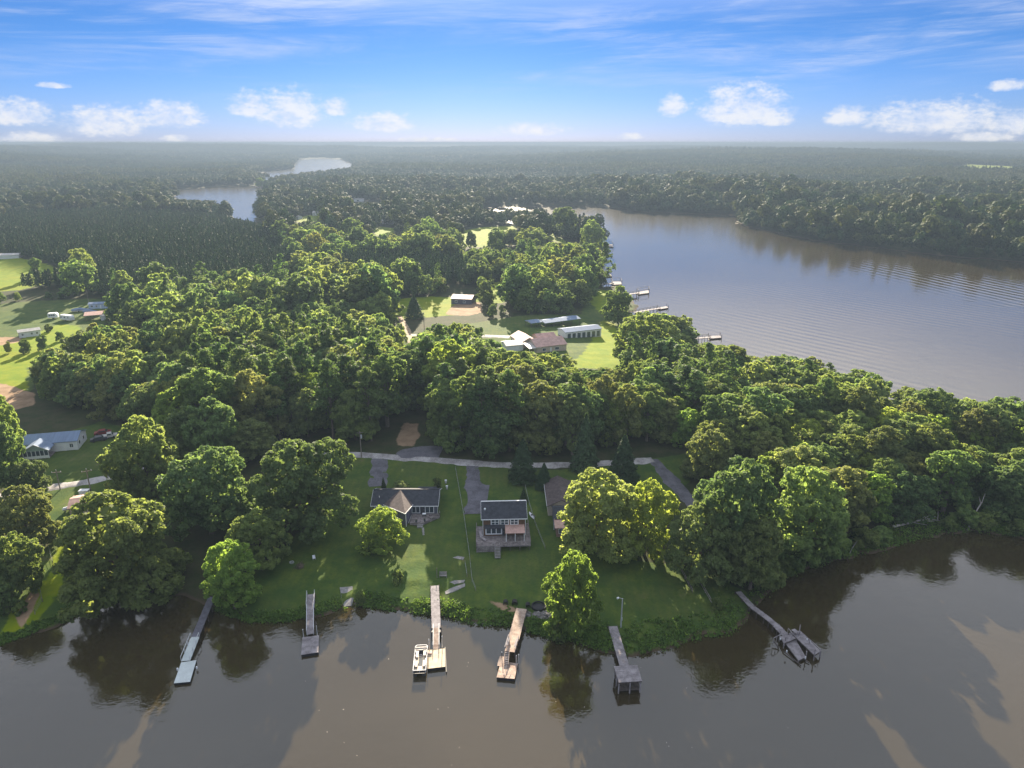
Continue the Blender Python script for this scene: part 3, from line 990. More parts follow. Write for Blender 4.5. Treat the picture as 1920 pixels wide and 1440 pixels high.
tree_px('bush', 90, 607, 622, 17, 'round bush behind the sunlit mobile home', 'shrub', var=0)
tree_px('bush', 112, 621, 640, 16, 'dark bush on the meadow right of the sunlit mobile home', 'shrub', var=1)
tree_px('bright', 235, 577, 610, 27, 'bright yellow-green tree beside the pavilion roof', var=0)
tree_px('broad', 208, 578, 610, 24, 'dull olive tree between the pavilion roof and the bright yellow tree', var=3)
tree_px('cone', 776, 553, 596, 38, 'dark pointed conifer at the top of the dirt track by the meadow', cat='conifer', var=0)
tree_px('broad', 968, 518, 570, 46, 'round dark tree standing right of the small sunlit yard', var=2)
tree_px('cone', 1062, 524, 552, 18, 'small pointed conifer near the wooden lake piers', cat='conifer', var=1)
tree_px('broad', 1110, 412, 470, 50, 'big round tree on the lake point beside the farthest pier', var=4)
tree_px('broad', 1060, 388, 445, 55, 'tall tree at the tip of the lake point', var=5)
tree_px('broad', 883, 432, 465, 22, 'round tree in the striped far meadow', var=1)
tree_px('broad', 930, 428, 470, 38, 'wide tree at the right of the striped far meadow', var=0)
tree_px('broad', 1108, 490, 525, 42, 'open tree leaning over the lake next to the twin piers', var=3)
tree_px('tall', 915, 640, 700, 55, 'dark tree left of the tan-roofed house', var=2)
tree_px('bush', 675, 1108, 1134, 26, 'sunlit shrub beside the concrete boat ramp', 'shrub', var=0)
tree_px('bush', 1045, 1165, 1197, 40, 'yellow-green shrub at the waterline under the upright bank tree', 'shrub', var=1)
tree_px('bush', 1345, 1120, 1142, 26, 'small pale shrub near the head of the crooked walkway', 'shrub', var=0)
tree_px('bush', 745, 1068, 1095, 22, 'sunlit yellow shrub on the lawn beside the light streaks', 'shrub', var=1)
tree_px('pine', 355, 540, 592, 62, 'broad dark pine behind the yellow-green tree of the farmyard', cat='pine', var=0)
tree_px('pine', 265, 548, 592, 45, 'dark pine behind the farm sheds', cat='pine', var=1)
tree_px('broad', 490, 333, 352, 26, 'trees of the tiny islet in the far bright lake', var=2)

# ------------- where nothing grows
BUILT = [gpoly(p) for p in (
    [(735, 870), (733, 800), (752, 785), (800, 785), (845, 840), (840, 870)],
    [(745, 700), (765, 640), (752, 600), (742, 585), (760, 585), (775, 615), (800, 650), (800, 700)],
    [(655, 646), (660, 622), (970, 622), (970, 640)],
    [(1205, 850), (1250, 850), (1330, 960), (1290, 985)],
    [(160, 850), (165, 795), (210, 795), (240, 850)],
    [(20, 850), (30, 800), (165, 790), (180, 850)],
    [(835, 592), (840, 540), (890, 540), (905, 592)])]
OPEN = [gpoly(p) for p in (
    [(1060, 868), (1290, 848), (1335, 965), (1250, 1050), (1080, 1030)],
    [(735, 560), (905, 556), (905, 615), (800, 622), (730, 612)],
    [(-140, 735), (60, 735), (80, 765), (165, 790), (255, 800), (330, 860), (345, 905), (320, 1120), (180, 1145), (-140, 1290)],
    [(340, 900), (640, 850), (660, 1000), (560, 1060), (470, 1160), (330, 1120)])]
CLEAR = LAWN + MEADOW + DIRT + BUILT + OPEN
ROADS = [gpoly(p) for p in (
    [(-40, 945), (80, 920), (205, 900), (300, 873), (500, 850), (620, 856), (800, 868), (980, 880), (1230, 870), (1230, 855), (980, 866), (800, 854), (620, 843), (500, 838), (300, 858), (205, 888), (80, 908), (-40, 928)],)]


def free(x, y, pad=2.0):
    ok = shore_dist(x, y) > 2.5
    for p in CLEAR + ROADS:
        lo = p.min(0) - 8; hi = p.max(0) + 8
        k = (x > lo[0]) & (x < hi[0]) & (y > lo[1]) & (y < hi[1]) & ok
        if k.any():
            i = np.where(k)[0]
            bad = poly_sd(p, x[i], y[i]) > -pad
            ok[i[bad]] = False
    return ok


def scatter(rng, d0, d1, sp, az=43.0):
    a = math.radians(az)
    x1 = d1 * math.sin(a)
    xs = np.arange(-x1, x1, sp); ys = np.arange(d0 * 0.6, d1, sp * 0.866)
    X, Y = np.meshgrid(xs, ys)
    X = X + (np.arange(len(ys)) % 2)[:, None] * sp * 0.5
    X = X + rng.uniform(-0.36, 0.36, X.shape) * sp; Y = Y + rng.uniform(-0.36, 0.36, Y.shape) * sp
    X = X.ravel(); Y = Y.ravel()
    D = np.hypot(X, Y); A = np.abs(np.arctan2(X, Y))
    k = (D >= d0) & (D < d1) & (A < a)
    return X[k], Y[k]


PINEWOOD = gpoly([(-80, 545), (-80, 430), (90, 405), (420, 415), (500, 440), (555, 500), (545, 535), (470, 555), (330, 560), (180, 560), (150, 525), (100, 545)])
PINE_B = gpoly([(640, 545), (640, 500), (880, 500), (880, 535), (800, 545)])
PINE_C = gpoly([(790, 650), (800, 625), (900, 620), (940, 620), (940, 640)])


def to_px(x, y, z):
    dep = y * CP - (z - CAM_H) * SP
    return 960 + F * x / dep, 720 - F * (y * SP + (z - CAM_H) * CP) / dep


# what stays visible over the trees in front: columns of the view and the row their tops keep below
SIGHT = [(738, 800, 652), (722, 905, 604), (925, 1135, 657), (1062, 1180, 688), (-100, 62, 732), (-100, 165, 652), (90, 245, 606), (860, 978, 464), (-100, 145, 543), (536, 562, 524), (915, 955, 566), (1085, 1180, 596), (1090, 1280, 585),
         (1280, 1380, 642), (1380, 1480, 664), (1480, 1560, 668), (1560, 1622, 690), (1622, 1682, 745), (1682, 1760, 724), (1760, 2000, 742), (330, 500, 418), (540, 610, 414), (690, 760, 440), (1010, 1130, 455), (900, 1000, 388),
         (926, 946, 700), (320, 475, 372), (470, 670, 326), (655, 720, 378)]


def allowed_height(x, y, z):
    """greatest tree height at each place that keeps the things behind it in view"""
    u, v = to_px(x, y, z)
    H = np.full(x.shape, 99.0)
    d = np.hypot(x, y)
    for (a, b, yl) in SIGHT:
        k = (u > a) & (u < b) & (v > yl)
        if k.any():
            dx, dy, dz = ray(u[k], np.full(k.sum(), float(yl)))
            H[k] = np.minimum(H[k], CAM_H + d[k] * dz / np.hypot(dx, dy) - z[k])
    return H


ORD = ['first', 'second', 'third', 'fourth', 'fifth', 'sixth', 'seventh', 'eighth', 'ninth', 'tenth', 'eleventh', 'twelfth', 'thirteenth', 'fourteenth', 'fifteenth', 'sixteenth', 'seventeenth', 'eighteenth', 'nineteenth', 'twentieth']
ZONES = [('on the right-hand shore', lambda u, v: v > 880 and u > 1230),
         ('between the two waters', lambda u, v: u > 1500),
         ('right of the shaded driveway', lambda u, v: u > 1230),
         ('below the blue-roofed building', lambda u, v: u > 1060),
         ('behind the brown house', lambda u, v: u > 880),
         ('around the dirt track', lambda u, v: u > 690),
         ('behind the oak clump', lambda u, v: u > 330),
         ('behind the white house', lambda u, v: True)]


def build_woods():
    rng = np.random.default_rng(5)
    x, y = scatter(rng, 120, 345, 7.4, 46)
    k = free(x, y); x = x[k]; y = y[k]
    for (px_, py_, r) in PLACED:
        k = np.hypot(x - px_, y - py_) > r * 0.85 + 1.0
        x = x[k]; y = y[k]
    z = height(x, y)
    Hmax = allowed_height(x, y, z)
    k = Hmax > 4.5
    x = x[k]; y = y[k]; z = z[k]; Hmax = Hmax[k]
    u, v = to_px(x, y, z + 8)
    bu, bv = to_px(x, y, z)
    inview = (u > -60) & (u < 1980)
    size = 1.0 / np.hypot(x, y) * np.where(inview, 1, 0.01)
    order = np.argsort(-size)
    n_thing = 230
    rest = []; todo = []
    for j, i in enumerate(order):
        r = rng.random()
        nn = vnoise(np.array([x[i] / 45.0]), np.array([y[i] / 45.0]), 77)[0]
        kind = 'pine' if (nn > 0.60 and r < 0.4) or r < 0.06 else ('tall' if r < 0.42 else ('bright' if r > 0.95 else 'broad'))
        core = 1.25 if 330 < bu[i] < 1020 and bv[i] > 690 else (0.9 if bu[i] > 1230 and bv[i] > 880 else 1.0)
        if kind == 'broad': H = rng.uniform(12, 18) * core; W = H * rng.uniform(0.76, 1.02)
        elif kind == 'tall': H = rng.uniform(15, 21) * core; W = H * rng.uniform(0.58, 0.74)
        elif kind == 'bright': H = rng.uniform(11, 15) * core; W = H * rng.uniform(0.70, 0.9)
        else: H = rng.uniform(15, 21) * core; W = H * rng.uniform(0.42, 0.55)
        if bu[i] > 1230:
            if rng.random() < 0.28: continue
            W *= 1.25
        cap = Hmax[i] * rng.uniform(0.86, 1.02)
        if H > cap: W *= max(cap / H, 0.62) ; H = cap
        if j < n_thing and inview[i]:
            zn = next(n for n, f in ZONES if f(bu[i], bv[i]))
            todo.append([kind, float(x[i]), float(y[i]), float(z[i]), H, W, zn, float(bu[i]), float(bv[i])])
        else:
            rest.append((x[i], y[i], z[i], kind, H, W))
    NAME = {'broad': 'leafy oak', 'tall': 'slender hardwood', 'pine': 'dark pine', 'bright': 'bright leafy tree'}
    for zn, _ in ZONES:
        g = sorted([t for t in todo if t[6] == zn], key=lambda t: -t[8])
        nrow = max(1, round(len(g) / 11))
        for rw in range(nrow):
            row = sorted(g[rw * len(g) // nrow:(rw + 1) * len(g) // nrow], key=lambda t: t[7])
            for q, t in enumerate(row):
                rn = 'front' if rw == 0 else ('back' if rw == nrow - 1 else ORD[rw])
                sz = 'tall ' if t[4] > 19 else ('low ' if t[4] < 10 else '')
                lab = '%s%s, %s from left in %s row %s' % (sz, NAME[t[0]], ORD[min(q, 19)], rn, zn)
                tree(t[0], t[1], t[2], t[4], t[5], lab, 'pine' if t[0] == 'pine' else 'tree', 'trees ' + zn, z=t[3])
    return rest


def shore_shrubs():
    rng = np.random.default_rng(31)
    n = 15
    for i in range(n):
        px = 1440 + 480 * (i + rng.uniform(0.1, 0.9)) / n
        sy = float(np.interp(px, [p[0] for p in SHORE_NEAR[2:-2]], [p[1] for p in SHORE_NEAR[2:-2]]))
        if 1660 < px < 1765: continue
        base = sy - rng.uniform(6, 16); w = rng.uniform(34, 60)
        tree_px('bush', px, base - w * rng.uniform(0.55, 0.8), base, w, '%s shrub from the left along the waterline of the right-hand shore' % ORD[i], 'shrub', 'shrubs along the right-hand shore', var=i)


shore_shrubs()
REST = build_woods()

# ------------- the far woods: nobody could count them; one object that scatters small trees
def low_broad(seed, H, W, n, size):
    rng = np.random.default_rng(seed)
    L = rng.uniform(-1, 1, (6, 3)) * np.array([W * 0.26, W * 0.26, H * 0.2]) + np.array([0, 0, H * 0.58])
    Rr = rng.uniform(0.2, 0.3, 6) * W
    k = rng.integers(0, 6, n)
    u = rng.normal(size=(n, 3)); u[:, 2] += 0.35; u = unit(u)
    p = L[k] + u * (Rr[k] * rng.uniform(0.8, 1.05, n))[:, None]
    p[:, 2] = np.maximum(p[:, 2], 0.3)
    return leaf_quads(rng, p, unit(u + rng.normal(size=(n, 3)) * 0.28 + np.array([0, 0, .1])), size)


def low_pine(seed, H, W, n, size):
    rng = np.random.default_rng(seed)
    t = rng.uniform(0, 1, n) ** 1.2; a = rng.uniform(0, 6.283, n)
    r = W * 0.5 * (1 - t) ** 0.7 * (0.8 + 0.35 * np.sin(a * 3 + t * 23)) * rng.uniform(0.5, 1.05, n)
    p = np.stack([np.cos(a) * r, np.sin(a) * r, H * (0.28 + 0.72 * t)], 1)
    u = unit(np.stack([np.cos(a), np.sin(a), np.full(n, 0.6)], 1) + rng.normal(size=(n, 3)) * 0.5)
    return leaf_quads(rng, p, u, size, 0.6)


def merge(parts):
    V = []; Fq = []; o = 0
    for v, f in parts:
        V.append(v); Fq.append(f + o); o += len(v)
    return np.vstack(V), np.vstack(Fq)


def build_forest():
    col = bpy.data.collections.new('forest_pieces')          # sources only, not linked to the scene
    def src(i, name, V, Fq, mat):
        m = np_mesh(name, V, Fq); m.materials.append(M[mat])
        o = bpy.data.objects.new('piece_%02d' % i, m); col.objects.link(o)
    i = 0
    B0 = i
    for s in range(5):                                       # 0-4 full trees, mid distance, leafy
        V, Fq, lb = crown_broad(200 + s, H=15, W=12.5, base=0.12, n_lobes=8, n_clumps=95, per=30, size=0.42, inner=420, puff=0.062)
        src(i, 'wood_tree', V, Fq, ('leaf', 'leaf_deep', 'leaf_olive', 'leaf_deep', 'leaf')[s]); i += 1
    for s in range(3):                                       # 5-7 pines
        V, Fq, lb = crown_pine(220 + s, H=17, W=8, n_clumps=42, per=28, size=0.45, base=0.25)
        src(i, 'wood_pine', V, Fq, 'needle'); i += 1
    for s in range(4):                                       # 8-11 small leafy
        V, Fq = low_broad(240 + s, 14, 12, 420, 0.85)
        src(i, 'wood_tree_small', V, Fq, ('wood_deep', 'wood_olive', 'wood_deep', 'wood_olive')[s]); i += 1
    for s in range(3):                                       # 12-14 small pines
        V, Fq = low_pine(260 + s, 13, 6.0, 300, 0.55)
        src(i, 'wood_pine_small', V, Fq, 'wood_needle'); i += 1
    for s in range(4):                                       # 15-18 patches 64 m across
        rng = np.random.default_rng(300 + s); parts = []
        for a in range(8):
            for c in range(8):
                if rng.random() < 0.05: continue
                if rng.random() < 0.25: v, f = low_pine(1000 + s * 99 + a * 8 + c, rng.uniform(14, 19), 8, 60, 1.5)
                else: v, f = low_broad(1000 + s * 99 + a * 8 + c, rng.uniform(11, 17), rng.uniform(10, 14), 90, 1.7)
                off = np.array([(a - 3.5) * 8 + rng.uniform(-3, 3), (c - 3.5) * 8 + rng.uniform(-3, 3), rng.uniform(-2.5, 1)])
                parts.append((v + off, f))
        V, Fq = merge(parts)
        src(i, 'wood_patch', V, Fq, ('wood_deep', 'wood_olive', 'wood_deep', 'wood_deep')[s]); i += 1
    pts = []                                                 # x, y, z, index, rot, sx, sz
    rng = np.random.default_rng(9)
    KI = {'broad': (0, 5), 'tall': (0, 5), 'bright': (0, 5), 'pine': (5, 8)}
    for (x, y, z, kind, H, W) in REST:
        a, b = KI[kind]; k = rng.integers(a, b)
        pts.append((x, y, z - 0.2, k, rng.uniform(0, 6.28), W / (8 if kind == 'pine' else 12.5), H / (17 if kind == 'pine' else 15)))
    def tract(d0, d1, sp, broad, pine, pfrac, az=43):
        x, y = scatter(rng, d0, d1, sp, az)
        k = free(x, y, 1.5)
        inp = (poly_sd(PINEWOOD, x, y) > 0) | (poly_sd(PINE_B, x, y) > 0) | (poly_sd(PINE_C, x, y) > 0)
        k &= ~inp
        x = x[k]; y = y[k]
        for (qx, qy, r) in PLACED:
            kk = np.hypot(x - qx, y - qy) > r * 0.8 + 1.0
            x = x[kk]; y = y[kk]
        z = height(x, y)
        hn = vnoise(x / 70, y / 70, 91); gap = vnoise(x / 38, y / 38, 92); Hm = allowed_height(x, y, z)
        for j in range(len(x)):
            if gap[j] < 0.22 and rng.random() < 0.7: continue
            nn = rng.random()
            s = rng.choice([0.7, 0.95, 1.0, 1.15, 1.5]) * rng.uniform(0.85, 1.1) * (0.75 + 0.5 * hn[j])
            if x[j] > 150 and y[j] > 480: s *= 1.3
            if Hm[j] < 15 * s: s = Hm[j] / 15 * rng.uniform(0.85, 1.0)
            if s < 0.28: continue
            if nn < pfrac: ii = rng.integers(*pine)
            else: ii = rng.integers(*broad)
            pts.append((x[j], y[j], z[j] - 0.3, ii, rng.uniform(0, 6.28), s * rng.uniform(0.9, 1.15), s * rng.uniform(0.85, 1.15)))
    tract(345, 640, 9.4, (0, 5), (5, 8), 0.12)
    tract(640, 1500, 9.6, (8, 12), (12, 15), 0.18)
    # plantation pines, close and even
    for poly, sp, hs in ((PINEWOOD, 4.3, 0.8), (PINE_B, 5.0, 1.0), (PINE_C, 4.2, 0.55)):
        lo = poly.min(0); hi = poly.max(0)
        X, Y = np.meshgrid(np.arange(lo[0], hi[0], sp), np.arange(lo[1], hi[1], sp))
        X = (X + rng.uniform(-0.3, 0.3, X.shape) * sp).ravel(); Y = (Y + rng.uniform(-0.3, 0.3, Y.shape) * sp).ravel()
        k = poly_sd(poly, X, Y) > 0
        X = X[k]; Y = Y[k]
        k = free(X, Y, 1.0); X = X[k]; Y = Y[k]
        Zz = height(X, Y)
        for j in range(len(X)):
            pts.append((X[j], Y[j], Zz[j] - 0.3, rng.integers(12, 15), rng.uniform(0, 6.28), rng.uniform(0.75, 1.0), hs * rng.uniform(0.85, 1.15)))
    def patches(d0, d1, sp, sc):
        x, y = scatter(rng, d0, d1, sp, 42)
        k = shore_dist(x, y) > 36 * sc
        for p in MEADOW:
            k &= ~(poly_sd(p, x, y) > -30 * sc)
        x = x[k]; y = y[k]; z = height(x, y)
        for j in range(len(x)):
            hn = float(vnoise(np.array([x[j] / 330]), np.array([y[j] / 230]), 51)[0])
            ii = 16 if hn > 0.62 else rng.choice([15, 17, 18])
            pts.append((x[j], y[j], z[j] - 1.5, ii, rng.integers(0, 4) * 1.5708 + rng.uniform(-.2, .2), sc, sc ** 0.5 * (0.6 + 0.9 * hn)))
    # the wooded shores of the far waters, tree by tree
    x, y = scatter(rng, 1500, 4300, 15, 42)
    s = shore_dist(x, y); k = (s > 4) & (s < 60); x = x[k]; y = y[k]; z = height(x, y)
    for j in range(len(x)):
        q = rng.uniform(1.1, 1.6)
        pts.append((x[j], y[j], z[j] - 0.5, rng.integers(8, 12), rng.uniform(0, 6.28), q, q * 0.9))
    x, y = scatter(rng, 560, 1600, 6.5, 42)
    s = shore_dist(x, y); k = (s > 0.6) & (s < 9) & (x > 120) & (y > 560); x = x[k]; y = y[k]; z = height(x, y)
    for j in range(len(x)):
        q = rng.uniform(0.55, 1.05)
        pts.append((x[j], y[j], z[j] - 0.3, rng.integers(8, 12), rng.uniform(0, 6.28), q, q * 0.95))
    patches(1500, 3600, 58, 1.0)
    patches(3600, 9000, 105, 1.9)
    A = np.array(pts)
    print('forest points', len(A))
    m = bpy.data.meshes.new('forest')
    m.vertices.add(len(A)); m.vertices.foreach_set('co', A[:, :3].astype(np.float32).ravel())
    at = m.attributes.new('kind_index', 'INT', 'POINT'); at.data.foreach_set('value', A[:, 3].astype(np.int32))
    at = m.attributes.new('turn', 'FLOAT', 'POINT'); at.data.foreach_set('value', A[:, 4].astype(np.float32))
    at = m.attributes.new('size', 'FLOAT_VECTOR', 'POINT'); at.data.foreach_set('vector', np.stack([A[:, 5], A[:, 5], A[:, 6]], 1).astype(np.float32).ravel())
    o = add('forest', m)
    tag(o, kind='stuff')
    ng = bpy.data.node_groups.new('forest_scatter', 'GeometryNodeTree')
    ng.interface.new_socket('Geometry', in_out='INPUT', socket_type='NodeSocketGeometry')
    ng.interface.new_socket('Geometry', in_out='OUTPUT', socket_type='NodeSocketGeometry')
    n = ng.nodes; l = ng.links
    gi = n.new('NodeGroupInput'); go = n.new('NodeGroupOutput')
    ci = n.new('GeometryNodeCollectionInfo'); ci.inputs['Collection'].default_value = col
    ci.inputs['Separate Children'].default_value = True; ci.inputs['Reset Children'].default_value = True
    ip = n.new('GeometryNodeInstanceOnPoints'); ip.inputs['Pick Instance'].default_value = True
    def named(nm, typ):
        a = n.new('GeometryNodeInputNamedAttribute'); a.data_type = typ; a.inputs['Name'].default_value = nm
        return a.outputs['Attribute']
    cx = n.new('ShaderNodeCombineXYZ')
    l.new(named('turn', 'FLOAT'), cx.inputs[2])
    l.new(gi.outputs[0], ip.inputs['Points']); l.new(ci.outputs[0], ip.inputs['Instance'])
    l.new(named('kind_index', 'INT'), ip.inputs['Instance Index'])
    l.new(cx.outputs[0], ip.inputs['Rotation']); l.new(named('size', 'FLOAT_VECTOR'), ip.inputs['Scale'])
    l.new(ip.outputs[0], go.inputs[0])
    md = o.modifiers.new('scatter', 'NODES'); md.node_group = ng


build_forest()
# ------------------------------------------------------------------ buildings
def mpp(p):
    """metres per photo pixel at a place"""
    return (p.y * CP + (CAM_H - p.z) * SP) / F


def window(parent, x0, x1, z0, z1, y, nx=2, nz=1, name='window', frame='trim', fw=0.10):
    """window on a wall that faces -y at local y: frame with a pane as sub-part"""
    b = MB()
    ya, yb = y - 0.07, y + 0.03
    b.box(x0 - fw, x1 + fw, ya, yb, z0 - fw, z0); b.box(x0 - fw, x1 + fw, ya, yb, z1, z1 + fw)
    b.box(x0 - fw, x0, ya, yb, z0, z1); b.box(x1, x1 + fw, ya, yb, z0, z1)
    for i in range(1, nx):
        xx = x0 + (x1 - x0) * i / nx
        b.box(xx - fw * 0.4, xx + fw * 0.4, ya, yb, z0, z1)
    for i in range(1, nz):
        zz = z0 + (z1 - z0) * i / nz
        b.box(x0, x1, ya + 0.004, yb, zz - fw * 0.3, zz + fw * 0.3)
    f = b.build(name, M[frame], parent)
    MB().box(x0 + 0.002, x1 - 0.002, y - 0.035, y + 0.02, z0 + 0.002, z1 - 0.002).build('pane', M['glass'], f)
    return f


def side_window(parent, y0, y1, z0, z1, x, sgn=1):
    b = MB(); fw = 0.09
    xa, xb = (x - 0.03, x + 0.07) if sgn > 0 else (x - 0.07, x + 0.03)
    b.box(xa, xb, y0 - fw, y1 + fw, z0 - fw, z0); b.box(xa, xb, y0 - fw, y1 + fw, z1, z1 + fw)
    b.box(xa, xb, y0 - fw, y0, z0, z1); b.box(xa, xb, y1, y1 + fw, z0, z1)
    f = b.build('window', M['trim'], parent)
    MB().box(x - 0.02, x + 0.035, y0, y1, z0, z1).build('pane', M['glass'], f) if sgn > 0 else MB().box(x - 0.035, x + 0.02, y0, y1, z0, z1).build('pane', M['glass'], f)


def gable_walls(b, x0, x1, y0, y1, z0, ze, zr, axis='x'):
    if axis == 'x':
        ym = (y0 + y1) / 2
        A = [(x0, y0, z0), (x0, y1, z0), (x0, y1, ze), (x0, ym, zr), (x0, y0, ze)]
        B = [(x1, p[1], p[2]) for p in A]
    else:
        xm = (x0 + x1) / 2
        A = [(x0, y0, z0), (x1, y0, z0), (x1, y0, ze), (xm, y0, zr), (x0, y0, ze)]
        B = [(p[0], y1, p[2]) for p in A]
    b.face(A); b.face(list(reversed(B)))
    n = len(A)
    for i in range(n):
        j = (i + 1) % n
        b.face([A[j], A[i], B[i], B[j]])


def gable_roof(b, x0, x1, y0, y1, ze, zr, ov=0.4, th=0.14, axis='x', lift=0.05):
    """two roof slabs that overhang the walls"""
    if axis == 'x':
        ym = (y0 + y1) / 2; k = (zr - ze) / (ym - y0)
        for s in (-1, 1):
            ye = (y0 - ov) if s < 0 else (y1 + ov)
            z_e = ze - ov * k + lift
            q = [(x0 - ov, ye, z_e), (x1 + ov, ye, z_e), (x1 + ov, ym, zr + lift), (x0 - ov, ym, zr + lift)]
            b.slab(q if s < 0 else list(reversed(q)), th)
    else:
        xm = (x0 + x1) / 2; k = (zr - ze) / (xm - x0)
        for s in (-1, 1):
            xe = (x0 - ov) if s < 0 else (x1 + ov)
            z_e = ze - ov * k + lift
            q = [(xe, y0 - ov, z_e), (xm, y0 - ov, zr + lift), (xm, y1 + ov, zr + lift), (xe, y1 + ov, z_e)]
            b.slab(q if s < 0 else list(reversed(q)), th)


def door(parent, x0, x1, z0, z1, y, mat='trim'):
    d = MB().box(x0, x1, y - 0.06, y + 0.02, z0, z1).build('door', M[mat], parent)
    MB().box(x1 - 0.16, x1 - 0.08, y - 0.11, y - 0.06, z0 + 0.95, z0 + 1.05).build('handle', M['galv'], d)
    return d


def house(name, label, cat, FL, FR, depth, hw, rise, wall, roof, wins=(), doors=(), ov=0.35, group=None, base=None, foot=None, roof_axis='x', open_walls=False):
    """a gabled building from the pixels of its front corners"""
    a = G(*FL); c = G(*FR)
    mid = (a + c) / 2; d = c - a
    rz = math.atan2(d.y, d.x)
    W = math.hypot(d.x, d.y)
    z = min(a.z, c.z) if base is None else base
    t = thing(name, (mid.x, mid.y, z), label, cat, group, rz)
    x0, x1 = -W / 2, W / 2
    b = MB()
    if open_walls:
        for x in np.linspace(x0 + 0.2, x1 - 0.2, max(3, int(W / 3.5))):
            for y in (0.2, depth - 0.2):
                MB().bar((x, y, -0.3), (x, y, hw), 0.18).build('post', M['pile'], t)
        gable_walls(b, x0, x1, 0.0, depth, hw - 0.25, hw, hw + rise, roof_axis)
        b.build('fascia', M[wall], t)
    else:
        gable_walls(b, x0, x1, 0, depth, -0.6, hw, hw + rise, roof_axis)
        b.build('wall', M[wall], t)
    b = MB(); gable_roof(b, x0, x1, 0, depth, hw, hw + rise, ov, axis=roof_axis)
    b.build('roof', M[roof], t)
    for (u0, u1, z0, z1, nx) in wins:
        window(t, x0 + u0 * W, x0 + u1 * W, z0, z1, 0.0, nx)
    for (u0, u1) in doors:
        door(t, x0 + u0 * W, x0 + u1 * W, 0.05, 2.1, 0.0)
    return t, W


def stairs(b, x0, x1, y0, z0, n, run, rise, th=0.06):
    """open treads going down towards -y"""
    for i in range(n):
        z = z0 - rise * (i + 1); y = y0 - run * (i + 0.5)
        b.box(x0, x1, y - run * 0.45, y + run * 0.45, z - th, z)


def boards(b, x0, x1, y0, y1, z, w=0.14, gap=0.02, th=0.05, axis='x', jit=0.004, seed=1):
    """deck boards: laid across, each with its own small unevenness"""
    rng = random.Random(seed)
    if axis == 'x':                                # boards run along x
        n = int((y1 - y0) / (w + gap)); s = (y1 - y0) / n
        for i in range(n):
            dz = rng.uniform(-jit, jit)
            b.box(x0 + rng.uniform(-.02, .02), x1 + rng.uniform(-.02, .02), y0 + i * s, y0 + (i + 1) * s - gap, z - th + dz, z + dz)
    else:
        n = int((x1 - x0) / (w + gap)); s = (x1 - x0) / n
        for i in range(n):
            dz = rng.uniform(-jit, jit)
            b.box(x0 + i * s, x0 + (i + 1) * s - gap, y0 + rng.uniform(-.02, .02), y1 + rng.uniform(-.02, .02), z - th + dz, z + dz)


